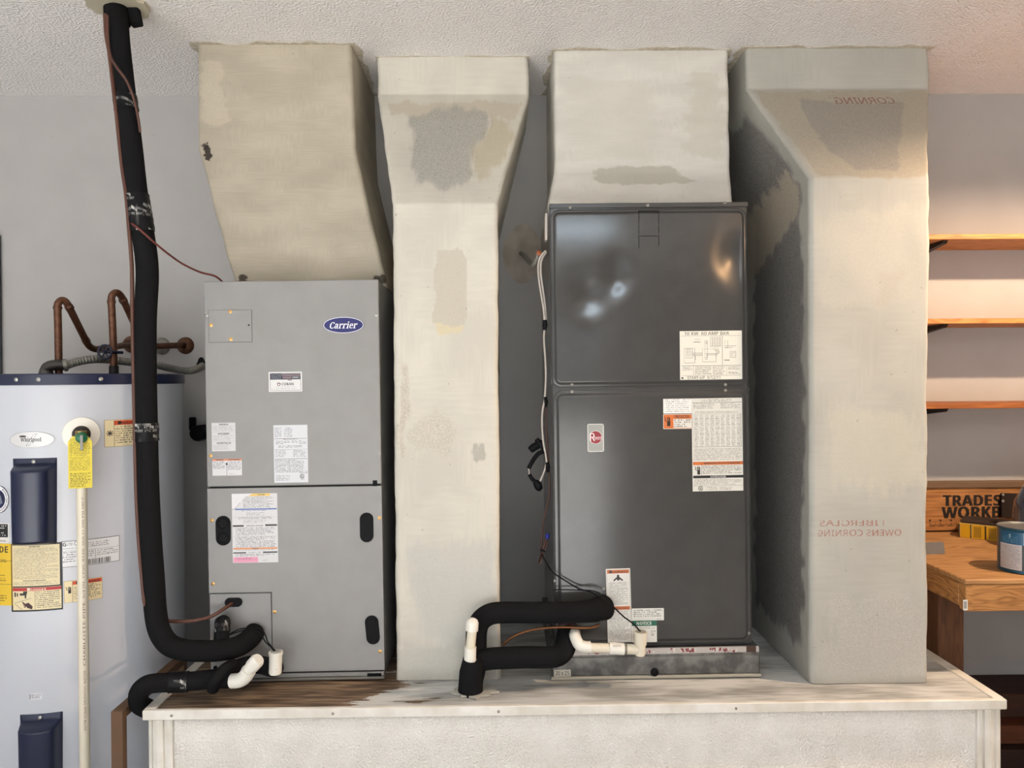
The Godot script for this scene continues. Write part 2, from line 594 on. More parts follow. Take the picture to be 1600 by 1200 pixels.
func duct_shape(secs: Array, bounds: Rect2, back: float, sd: int) -> Geo:   # sections [y, left, right, front z] from the top down; s runs along the left side, the front and the right side
	var wob := noise(3.0, 3, sd)
	var rows: Array = []
	for i in secs.size() - 1:
		var a: Array = secs[i]
		var b: Array = secs[i + 1]
		var k := maxi(2, int(absf(a[0] - b[0]) / 0.022))
		var steps: Array = []
		for s in k: steps.append(float(s) / k)
		var tight := 0.005 / absf(a[0] - b[0])      # keeps the folds crisp
		if k > 3:
			steps.insert(1, tight)
			steps.append(1.0 - tight)
		for s in steps:
			var r: Array = []
			for q in 4: r.append(lerpf(a[q], b[q], s))
			rows.append(r)
	rows.append(secs[-1])
	var nside := 9
	var nc := 5
	var nf := 18
	var total := nside * 2 + nc * 2 + nf
	var rad := 0.016
	var prof := func(r: Array, i: int) -> Vector3:    # x, z and the unrolled s
		if i <= nside:
			var z := lerpf(back, r[3] - rad, float(i) / nside)
			return Vector3(r[1], z, r[1] - (r[3] - z))
		i -= nside
		if i <= nc:
			var a := PI / 2 * i / nc
			return Vector3(r[1] + rad - rad * cos(a), r[3] - rad + rad * sin(a), r[1] + rad * (float(i) / nc) - 0.5 * rad)
		i -= nc
		if i <= nf:
			var x := lerpf(r[1] + rad, r[2] - rad, float(i) / nf)
			return Vector3(x, r[3], x)
		i -= nf
		if i <= nc:
			var a := PI / 2 * i / nc
			return Vector3(r[2] - rad + rad * sin(a), r[3] - rad + rad * cos(a), r[2] - rad + rad * (float(i) / nc) + 0.5 * rad)
		i -= nc
		var zz := lerpf(r[3] - rad, back, float(i) / nside)
		return Vector3(r[2], zz, r[2] + (r[3] - zz))
	var at := func(i: int, j: int) -> Vector3:
		var r: Array = rows[j]
		var p: Vector3 = prof.call(r, i)
		var cx: float = (r[1] + r[2]) / 2.0
		var q := Vector3(p.x, r[0], p.y)
		var d := wob.get_noise_3dv(q) * 0.004 + wob.get_noise_3dv(q * 4.0) * 0.0025
		if i == 0 or i == total: d = 0.0
		return q + Vector3(signf(p.x - cx) * d * (1.0 if absf(p.x - cx) > 0.9 * (r[2] - r[1]) / 2.0 else 0.0), 0, d if i > nside and i < total - nside else 0.0)
	var uvs := func(i: int, j: int) -> Vector2:
		var p: Vector3 = prof.call(rows[j], i)
		return Vector2((p.z - bounds.position.x) / bounds.size.x, (bounds.end.y - rows[j][0]) / bounds.size.y)
	return Geo.new().grid(total, rows.size() - 1, at, uvs)

func seam_shape(s: Array, sd: int, wide := 0.02) -> Geo:    # sealer smeared on the ceiling round a duct's top
	var wob := noise(9.0, 3, sd)
	var outer: Array = []
	for q in [[s[1], WALL], [s[1], s[3]], [s[2], s[3]], [s[2], WALL]]: outer.append(Vector2(q[0], q[1]))
	var p := PackedVector2Array()
	var dirs: Array[Vector2] = [Vector2(-1, 0), Vector2(0, 1), Vector2(1, 0)]
	for k in 3:
		var a: Vector2 = outer[k]
		var b: Vector2 = outer[k + 1]
		var o := Vector2.ZERO
		for i in 16:
			var q := a.lerp(b, i / 15.0)
			o = dirs[k]
			if i == 0 and k > 0: o = (dirs[k - 1] + dirs[k]).normalized()
			if i == 15 and k < 2: continue
			p.append(q + o * wide * clampf(0.7 + wob.get_noise_2d(q.x, q.y) * 1.3, 0.1, 2.0))
	p.append(Vector2(s[2] - 0.01, WALL))
	p.append(Vector2(s[2] - 0.01, s[3] - 0.01))
	p.append(Vector2(s[1] + 0.01, s[3] - 0.01))
	p.append(Vector2(s[1] + 0.01, WALL))
	return Geo.new().extrude(p, 0.0, 0.0018, Transform3D(Basis(Vector3(1, 0, 0), Vector3(0, 0, 1), Vector3(0, -1, 0)), Vector3(0, CEIL, 0)))

func screw(parent: Node, p: Vector3, m: Material, r := 0.0045, own := true) -> void:   # hex washer head facing +z
	var xf := Transform3D(Basis(Vector3.RIGHT, PI / 2), p)
	var g := Geo.new().lathe([Vector2(r * 1.35, 0), Vector2(r * 1.35, 0.0008), Vector2(r * 0.9, 0.0012)], 12, xf)
	g.lathe([Vector2(r * 0.8, 0.0012), Vector2(r * 0.8, r * 0.85), Vector2(r * 0.6, r), Vector2(0, r)], 6, xf)
	part(parent, "screw", g, m, own)

func label_on(parent: Node, called: String, x0: float, y0: float, x1: float, y1: float, z: float, m: Material, turn := 0.0, r := 0.0015) -> MeshInstance3D:   # thin sticker in the thing's own axes
	var c := Vector2((x0 + x1) / 2, (y0 + y1) / 2)
	var g := Geo.new().extrude(rrect(x0 - c.x, y0 - c.y, x1 - c.x, y1 - c.y, r), 0.0, 0.0006, Transform3D(Basis(Vector3.BACK, turn), Vector3(c.x, c.y, z)))
	return part(parent, called, g, m, true)

# ================================================================== the scene
func _ready() -> void:
	rng.seed = 11
	look = Basis.from_euler(Vector3(deg_to_rad(-0.46), deg_to_rad(-0.76), deg_to_rad(-0.4)))
	var cam := Camera3D.new()
	cam.name = "camera"
	cam.fov = rad_to_deg(2.0 * atan(600.0 / F))
	cam.near = 0.05
	cam.far = 100.0
	add_child(cam)
	cam.transform = Transform3D(look, eye)
	cam.current = true

	var sky_mat := ProceduralSkyMaterial.new()
	sky_mat.sky_top_color = Color(0.72, 0.79, 0.90)
	sky_mat.sky_horizon_color = Color(0.93, 0.94, 0.96)
	sky_mat.ground_horizon_color = Color(0.62, 0.61, 0.58)
	sky_mat.ground_bottom_color = Color(0.45, 0.44, 0.42)
	sky_mat.sky_energy_multiplier = 1.25
	var sky := Sky.new()
	sky.sky_material = sky_mat
	var env := Environment.new()
	env.background_mode = Environment.BG_SKY
	env.sky = sky
	env.tonemap_mode = Environment.TONE_MAPPER_LINEAR
	env.tonemap_exposure = 1.12
	env.sdfgi_enabled = true
	env.ssao_enabled = true
	env.ssil_enabled = true
	var we := WorldEnvironment.new()
	we.name = "world"
	we.environment = env
	add_child(we)

	var sun := DirectionalLight3D.new()      # shines through the open doorway behind the viewer onto the floor just inside it
	sun.name = "sun"
	sun.light_color = Color(0.985, 0.99, 1.0)
	sun.light_energy = 14.0
	sun.light_angular_distance = 0.5
	sun.shadow_enabled = true
	sun.rotation_degrees = Vector3(-35, 8, 0)
	add_child(sun)

	materials()
	room()
	platform()
	ducts()
	grey_unit()
	dark_unit()
	heater()
	heater_piping()
	left_lines()
	middle_lines()
	wall_wires()
	bench_corner()
	lamps()

func materials() -> void:
	var knock := grey_tex(noise(0.045, 4, 3), 512)
	var wallpix := scuffed(Color(0.85, 0.845, 0.84), Color(0.82, 0.815, 0.81), 5, 26, 0.35)
	var stuccopix := scuffed(Color(0.97, 0.965, 0.95), Color(0.92, 0.91, 0.885), 6, 70, 0.45)
	M.wall = triplanar(mat(Color(0.815, 0.81, 0.805), 0.75, 0.0, wallpix), 0.55)
	var cellular := noise(0.05, 3, 9, FastNoiseLite.TYPE_SIMPLEX)
	cellular.fractal_type = FastNoiseLite.FRACTAL_RIDGED
	M.ceiling = relief(triplanar(mat(Color(0.95, 0.935, 0.925), 0.85), 1.6), grey_tex(cellular, 512), 0.5)
	M.floor = triplanar(mat(Color(0.76, 0.755, 0.75), 0.8, 0.0, tint_tex(noise(0.02, 4, 8), Color(0.97, 0.97, 0.96), Color(0.82, 0.82, 0.815), 256)), 0.5)
	M.stucco = relief(triplanar(mat(Color(0.985, 0.98, 0.97), 0.8, 0.0, stuccopix), 1.0), grey_tex(noise(0.13, 4, 3), 1024), 0.5)
	M.trim = mat(Color(0.92, 0.91, 0.885), 0.55, 0.0, tint_tex(noise(0.02, 4, 21), Color(1, 1, 1), Color(0.91, 0.90, 0.87), 256, 1.6))
	triplanar(M.trim, 1.5)
	M.black = relief(triplanar(mat(Color(0.11, 0.11, 0.115), 0.9), 5.0), knock, 0.05)
	M.black.metallic_specular = 0.15
	M.plastic = mat(Color(0.09, 0.09, 0.1), 0.5)
	M.plastic.metallic_specular = 0.2
	M.pvc = mat(Color(0.92, 0.91, 0.87), 0.32)
	M.pvc_cream = mat(Color(0.88, 0.85, 0.77), 0.38)
	M.copper = mat(Color(0.45, 0.32, 0.25), 0.4, 0.5, tint_tex(noise(0.03, 4, 31), Color(1, 0.95, 0.9), Color(0.72, 0.66, 0.62), 256, 1.2))
	triplanar(M.copper, 6.0)
	M.cable = mat(Color(0.33, 0.20, 0.15), 0.5)
	M.red_cable = mat(Color(0.40, 0.17, 0.14), 0.5)
	M.white_cable = mat(Color(0.78, 0.74, 0.70), 0.5)
	M.steel = mat(Color(0.62, 0.62, 0.60), 0.35, 0.85)
	M.brass = mat(Color(0.83, 0.66, 0.40), 0.3, 0.85)
	M.dull_steel = mat(Color(0.56, 0.55, 0.52), 0.38, 0.4)
	var tape := Pic.new(self, 256, 256, Color(0.09, 0.09, 0.095))
	for k in 7:
		var x := 18.0 + (k * 83) % 190
		var y := 14.0 + (k * 59) % 220
		for q in 26: tape.rect(x + q, y + q * 0.75, x + q + 3, y + q * 0.75 + 13, Color(0.78, 0.78, 0.76) if q < 14 or q % 4 < 2 else Color(0.2, 0.2, 0.2))
		tape.text("PC 857", x + 4, y + 34, x + 46, y + 46, Color(0.7, 0.7, 0.68), "sans_bold")
	M.tape = triplanar(print_mat(tape, 0.4), 6.5)
	M.tape.metallic_specular = 0.25

# ------------------------------------------------------------------ room
func room() -> void:
	var x0 := -4.4
	var x1 := 3.6
	var z1 := 3.3
	struct("floor", Geo.new().box(Vector3(x0 - 0.2, -0.15, WALL - 0.2), Vector3(x1 + 0.2, 0, z1 + 0.2), 0.0), M.floor, "grey concrete garage floor below the platform", "floor")
	struct("ceiling", Geo.new().box(Vector3(x0 - 0.2, CEIL, WALL - 0.2), Vector3(x1 + 0.2, CEIL + 0.2, z1 + 0.2), 0.0), M.ceiling, "off white textured garage ceiling above the ducts", "ceiling")
	var wb := struct("wall_back", Geo.new().box(Vector3(x0 - 0.2, 0, WALL - 0.2), Vector3(x1 + 0.2, CEIL, WALL), 0.0), M.wall, "white painted wall behind the ducts, heater and shelves", "wall")
	struct("wall_left", Geo.new().box(Vector3(x0 - 0.2, 0, WALL), Vector3(x0, CEIL, z1), 0.0), M.wall, "white side wall beyond the water heater", "wall")
	struct("wall_right", Geo.new().box(Vector3(x1, 0, WALL), Vector3(x1 + 0.2, CEIL, z1), 0.0), M.wall, "white side wall beyond the workbench", "wall")
	var fr := Geo.new().box(Vector3(x0, 0, z1), Vector3(-3.7, CEIL, z1 + 0.2), 0.0)
	fr.box(Vector3(1.1, 0, z1), Vector3(x1, CEIL, z1 + 0.2), 0.0)
	fr.box(Vector3(-3.7, 2.2, z1), Vector3(1.1, CEIL, z1 + 0.2), 0.0)
	struct("wall_front", fr, M.wall, "white wall with the open garage doorway behind the viewer", "wall")
	struct("driveway", Geo.new().box(Vector3(-14, -0.2, z1 + 0.2), Vector3(12, -0.02, 22), 0.0), mat(Color(0.72, 0.70, 0.66), 0.9), "pale concrete driveway outside the open garage doorway", "driveway")
	# a round plaster patch and rust marks on the wall between the ducts
	var pa := PackedVector2Array()
	var wb_n := noise(2.0, 2, 4)
	for i in 24:
		var a := TAU * i / 24
		var q := pt(816 + cos(a) * 31, 397 + sin(a) * 46, -WALL)
		pa.append(Vector2(q.x, q.y) * (1.0 + 0.01 * wb_n.get_noise_1d(i * 3.0)))
	var patch := part(wb, "plaster_patch", Geo.new().extrude(pa, WALL, WALL + 0.002), triplanar(mat(Color(0.72, 0.69, 0.65), 0.8, 0.0, tint_tex(noise(0.03, 3, 44), Color(1, 1, 1), Color(0.88, 0.86, 0.83), 128)), 3.0))
	patch.set_meta("label", "brownish round plaster patch")

# ------------------------------------------------------------------ platform
func platform() -> void:
	var t := thing("platform", "white stucco platform carrying both air handlers", "platform", Vector3(0.2, 0, -2.6))
	var xl := -1.01
	var xr := 1.425
	var zf := -2.149
	part(t, "body", Geo.new().box(Vector3(xl + 0.03, 0, WALL), Vector3(xr - 0.03, DECK - 0.03, zf - 0.022), 0.003), M.stucco)
	# painted deck boards; the paint is worn off to bare wood round the light grey unit
	var im := Image.create(768, 384, false, Image.FORMAT_RGB8)
	var f := noise(0.012, 4, 61)
	var g := noise(0.05, 3, 62)
	for y in 384:
		for x in 768:
			var s := g.get_noise_2d(x * 0.35, y * 3.0)
			var b := f.get_noise_2d(x * 0.6, y * 1.4)
			var c := Color(0.82, 0.825, 0.815).lerp(Color(0.60, 0.60, 0.585), clampf(0.42 + b * 1.3 + s * 0.6, 0, 1))
			if x < 213 + b * 90.0 + s * 30.0: c = Color(0.58, 0.49, 0.39).lerp(Color(0.34, 0.27, 0.21), clampf(0.5 + s * 1.4 + b * 0.5, 0, 1))
			im.set_pixel(x, y, c)
	var deck := mat(Color.WHITE, 0.6, 0.0, ImageTexture.create_from_image(im))
	var gd := Geo.new().box(Vector3(xl + 0.02, DECK - 0.03, WALL), Vector3(xr - 0.02, DECK - 0.002, zf - 0.012), 0.001)
	for i in gd.v.size(): gd.uv[i] = Vector2((gd.v[i].x - xl) / (xr - xl), (gd.v[i].z - WALL) / 0.92)
	part(t, "deck", gd, deck)
	# edge boards: a fascia standing on the rim, flush with the deck
	part(t, "front_edge_board", Geo.new().box(Vector3(xl, DECK - 0.027, zf - 0.014), Vector3(xr, DECK + 0.001, zf), 0.002), M.trim)
	part(t, "side_edge_board", Geo.new().box(Vector3(xl, DECK - 0.027, WALL), Vector3(xl + 0.032, DECK + 0.002, zf - 0.0145), 0.002), M.trim)
	part(t, "side_edge_board", Geo.new().box(Vector3(xr - 0.032, DECK - 0.027, WALL), Vector3(xr, DECK + 0.002, zf - 0.0145), 0.002), M.trim)
	# fluted corner mouldings
	for c in [[xl + 0.012, xl + 0.078], [xr - 0.078, xr - 0.012]]:
		var p := PackedVector2Array()
		var w: float = c[1] - c[0]
		for q in [[0, 0], [0, 0.010], [0.06, 0.013], [0.14, 0.013], [0.17, 0.008], [0.24, 0.008], [0.27, 0.016], [0.40, 0.019], [0.52, 0.019], [0.64, 0.016], [0.67, 0.009], [0.76, 0.009], [0.79, 0.013], [0.92, 0.013], [1, 0.010], [1, 0]]:
			p.append(Vector2(c[0] + w * q[0], -(zf - 0.022) - q[1]))
		part(t, "corner_moulding", Geo.new().extrude(p, 0.0, DECK - 0.028, Transform3D(Basis(Vector3(1, 0, 0), Vector3(0, 0, -1), Vector3(0, 1, 0)), Vector3.ZERO)), M.trim)
	for q in [[268, 1118], [520, 1113], [779, 1110], [1150, 1106]]:
		var w := pt(q[0], q[1], -zf)
		screw(t, Vector3(w.x, DECK - 0.014, zf), M.dull_steel, 0.003, false)

# ------------------------------------------------------------------ ducts
func ducts() -> void:
	var brush := grey_tex(noise(0.03, 5, 77), 512)
	var seam_m := triplanar(mat(Color(0.86, 0.835, 0.78), 0.85, 0.0, tint_tex(noise(0.04, 3, 78), Color(1, 1, 1), Color(0.8, 0.77, 0.72), 256)), 4.0)
	var X := func(px: float, py: float, d: float) -> float: return pt(px, py, d).x
	var Y := func(px: float, py: float, d: float) -> float: return pt(px, py, d).y
	var P := func(list: Array) -> Array:
		var o: Array = []
		for q in list:
			var w := pt(q[0], q[1], q[2])
			o.append(Vector2(w.x, w.y))
		return o
	# the bent duct over the light grey unit
	var d := 2.585
	var s1 := [[CEIL, X.call(308, 72, d), X.call(549, 74, d), -d], [Y.call(308, 232, d), X.call(308, 232, d), X.call(555, 236, d), -d], [Y.call(480, 436, 2.55), X.call(364, 436, 2.55), X.call(602, 436, 2.55), -2.55], [1.752, X.call(365, 444, 2.55), X.call(604, 444, 2.55), -2.55]]
	var b1 := Rect2(-1.55, 1.70, 1.75, 0.9)
	var mold := Color(0.13, 0.10, 0.08)
	var p1 := [
		[P.call([[312, 100, d], [345, 95, d], [352, 190, d], [314, 195, d]]), Color(0.79, 0.75, 0.67), 0.6, 12.0, 0.1],
		[P.call(blot(320, 237, 8, 14, d)), mold, 0.85, 4.0, 0.15], [P.call(blot(316, 226, 5, 4, d)), mold, 0.7, 5.0, 0.1],
		[P.call(blot(376, 436, 11, 8, 2.55)), mold, 0.75, 6.0, 0.12], [P.call(blot(594, 436, 13, 8, 2.55)), mold, 0.65, 6.0, 0.12]]
	duct("beige bent duct rising from the light grey air handler", s1, b1, mastic(b1, Color(0.738, 0.704, 0.632), Color(0.675, 0.642, 0.574), p1, 101), brush, seam_m, 5, 0.022)
	# the narrow duct between the units
	var f2 := func(y: float) -> float: return lerpf(2.685, 2.345, clampf((y - 148.0) / 170.0, 0, 1))
	var s2 := [[CEIL, X.call(588, 90, 2.685), X.call(826, 88, 2.685), -2.685], [Y.call(708, 148, 2.685), X.call(590, 148, 2.685), X.call(827, 148, 2.685), -2.685], [Y.call(696, 318, 2.345), X.call(613, 318, 2.345), X.call(777, 318, 2.345), -2.345], [DECK, X.call(619, 1062, 2.345), X.call(782, 1062, 2.345), -2.345]]
	var b2 := Rect2(-1.0, 0.5, 1.7, 2.1)
	var grey := Color(0.64, 0.63, 0.60)
	var q2: Array = []
	for l in [[[636, 178], [690, 169], [757, 176], [760, 200], [738, 250], [732, 285], [690, 294], [650, 284], [645, 230]], [[762, 182], [802, 194], [790, 235], [752, 280], [736, 270], [740, 245]], [[600, 160], [815, 158], [800, 185], [610, 180]]]:
		var o: Array = []
		for k in l: o.append([k[0], k[1], f2.call(k[1])])
		q2.append(P.call(o))
	var p2 := [
		[q2[2], Color(0.74, 0.70, 0.62), 0.6, 8.0, 0.05],
		[q2[0], grey, 0.82, 14.0, 0.14], [q2[1], Color(0.70, 0.655, 0.54), 0.55, 16.0, 0.08],
		[P.call([[683, 388, 2.345], [722, 388, 2.345], [729, 420, 2.345], [728, 505, 2.345], [676, 505, 2.345], [678, 420, 2.345]]), Color(0.745, 0.725, 0.665), 0.85, 4.0, 0.03],
		[P.call([[680, 505, 2.345], [722, 505, 2.345], [718, 516, 2.345], [684, 520, 2.345]]), Color(0.82, 0.77, 0.62), 0.7, 4.0, 0.03],
		[P.call([[620, 560, 2.345], [634, 565, 2.345], [636, 690, 2.345], [618, 720, 2.345]]), Color(0.72, 0.69, 0.63), 0.6, 12.0, 0.22],
		[P.call([[640, 640, 2.345], [700, 650, 2.345], [705, 715, 2.345], [650, 705, 2.345]]), Color(0.745, 0.725, 0.67), 0.6, 16.0, 0.16],
		[P.call([[736, 690, 2.345], [758, 690, 2.345], [758, 718, 2.345], [738, 720, 2.345]]), Color(0.63, 0.62, 0.58), 0.7, 5.0, 0.1],
		[P.call([[640, 850, 2.345], [770, 840, 2.345], [778, 990, 2.345], [700, 1010, 2.345], [640, 960, 2.345]]), Color(0.745, 0.745, 0.72), 0.7, 22.0, 0.04],
		[P.call([[621, 1010, 2.345], [780, 1000, 2.345], [782, 1062, 2.345], [620, 1062, 2.345]]), Color(0.72, 0.715, 0.68), 0.6, 16.0, 0.06]]
	duct("cream duct with a bare grey patch between the two air handlers", s2, b2, mastic(b2, Color(0.825, 0.811, 0.762), Color(0.777, 0.762, 0.719), p2, 202), brush, seam_m, 6, 0.006)
	# the box over the dark unit
	d = 2.635
	var s3 := [[CEIL, X.call(865, 80, d), X.call(1138, 78, d), -d], [Y.call(1000, 270, d), X.call(866, 270, d), X.call(1142, 270, d), -d], [Y.call(1000, 316, 2.60), X.call(857, 316, 2.60), X.call(1145, 316, 2.60), -2.60], [1.986, X.call(856, 325, 2.60), X.call(1145, 325, 2.60), -2.60]]
	var b3 := Rect2(-0.4, 1.95, 1.8, 0.65)
	var p3 := [
		[P.call([[930, 262, d], [1040, 258, d], [1085, 285, d], [1000, 290, d], [925, 285, d]]), Color(0.66, 0.645, 0.59), 0.6, 12.0, 0.02],
		[P.call([[880, 120, d], [1010, 130, d], [1030, 250, d], [900, 250, d]]), Color(0.80, 0.785, 0.735), 0.5, 24.0, 0.02],
		[P.call([[1080, 110, d], [1130, 115, d], [1135, 250, d], [1070, 240, d]]), Color(0.74, 0.72, 0.66), 0.4, 20.0, 0.02]]
	duct("pale cream duct box standing on the dark grey air handler", s3, b3, mastic(b3, Color(0.844, 0.835, 0.801), Color(0.796, 0.786, 0.753), p3, 303), brush, seam_m, 7, 0.022)
	# the duct beside the shelves
	var f4 := func(y: float) -> float: return lerpf(2.62, 2.28, clampf((y - 140.0) / 138.0, 0, 1))
	var s4 := [[CEIL, X.call(1166, 78, 2.62), X.call(1453, 75, 2.62), -2.62], [Y.call(1310, 139, 2.62), X.call(1167, 139, 2.62), X.call(1453, 139, 2.62), -2.62], [Y.call(1360, 278, 2.28), X.call(1265, 278, 2.28), X.call(1454, 278, 2.28), -2.28], [DECK, X.call(1266, 1067, 2.28), X.call(1450, 1067, 2.28), -2.28]]
	var b4 := Rect2(0.2, 0.5, 2.1, 2.1)
	var q4: Array = []
	for l in [[[1246, 156], [1320, 160], [1405, 158], [1404, 200], [1396, 262], [1335, 264], [1292, 236], [1262, 190]], [[1170, 142], [1452, 142], [1453, 262], [1440, 275], [1268, 272], [1230, 215]]]:
		var o: Array = []
		for k in l: o.append([k[0], k[1], f4.call(k[1])])
		q4.append(P.call(o))
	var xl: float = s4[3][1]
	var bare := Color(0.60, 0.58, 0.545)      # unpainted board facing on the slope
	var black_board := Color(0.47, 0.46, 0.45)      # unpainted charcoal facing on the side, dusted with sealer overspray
	var p4 := [
		[q4[1], Color(0.655, 0.62, 0.555), 0.8, 6.0, 0.06],
		[q4[0], bare, 0.97, 5.0, 0.06],
		[P.call([[1275, 335, 2.28], [1330, 322, 2.28], [1440, 325, 2.28], [1452, 345, 2.28], [1450, 460, 2.28], [1390, 475, 2.28], [1290, 470, 2.28]]), Color(0.705, 0.695, 0.655), 0.8, 16.0, 0.03],
		[P.call([[1370, 430, 2.28], [1400, 420, 2.28], [1410, 470, 2.28], [1370, 475, 2.28]]), Color(0.68, 0.66, 0.615), 0.6, 14.0, 0.03],
		[P.call([[1300, 640, 2.28], [1440, 650, 2.28], [1445, 760, 2.28], [1290, 760, 2.28]]), Color(0.76, 0.745, 0.68), 0.5, 30.0, 0.03],
		[P.call([[1300, 940, 2.28], [1440, 930, 2.28], [1445, 1060, 2.28], [1275, 1060, 2.28]]), Color(0.70, 0.69, 0.665), 0.7, 26.0, 0.09],
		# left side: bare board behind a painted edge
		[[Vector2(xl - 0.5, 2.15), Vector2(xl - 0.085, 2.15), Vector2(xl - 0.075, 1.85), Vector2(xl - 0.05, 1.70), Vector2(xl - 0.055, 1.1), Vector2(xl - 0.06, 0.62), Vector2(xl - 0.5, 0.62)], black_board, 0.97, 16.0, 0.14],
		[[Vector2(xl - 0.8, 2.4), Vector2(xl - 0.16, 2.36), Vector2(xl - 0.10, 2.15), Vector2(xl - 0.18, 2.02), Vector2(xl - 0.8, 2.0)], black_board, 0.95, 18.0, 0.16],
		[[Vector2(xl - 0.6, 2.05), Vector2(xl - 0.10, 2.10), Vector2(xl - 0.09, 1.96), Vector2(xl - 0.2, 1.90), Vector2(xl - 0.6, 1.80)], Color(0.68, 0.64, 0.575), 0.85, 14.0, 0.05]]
	var red := Color(0.60, 0.44, 0.40)
	var words := [["OWENS CORNING", pt(1276, 838, 2.28), pt(1408, 827, 2.28), red], ["FIBERGLAS", pt(1280, 822, 2.28), pt(1381, 812, 2.28), red], ["CORNING", pt(1306, 163, f4.call(163.0)), pt(1393, 153, f4.call(153.0)), Color(0.52, 0.37, 0.35)]]
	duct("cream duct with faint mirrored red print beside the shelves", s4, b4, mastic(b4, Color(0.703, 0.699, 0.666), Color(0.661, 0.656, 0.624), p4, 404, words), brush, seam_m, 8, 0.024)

func blot(x: float, y: float, rx: float, ry: float, d: float) -> Array:
	var o: Array = []
	for i in 14: o.append([x + cos(TAU * i / 14) * rx * (1.0 + 0.3 * sin(i * 2.6 + x)), y + sin(TAU * i / 14) * ry * (1.0 + 0.3 * cos(i * 3.1 + y)), d])
	return o

func duct(label: String, secs: Array, bounds: Rect2, tex: ImageTexture, brush: Texture2D, seam_m: Material, sd: int, seam := 0.02) -> Node3D:
	var t := thing("air_duct", label, "duct", Vector3((secs[-1][1] + secs[-1][2]) / 2, secs[-1][0], (secs[-1][3] + WALL) / 2))
	var m := mat(Color.WHITE, 0.72, 0.0, tex)
	m.texture_repeat = false
	part(t, "casing", duct_shape(secs, bounds, WALL, sd), m)
	part(t, "sealer_smear", seam_shape(secs[0], sd, seam), seam_m)
	return t

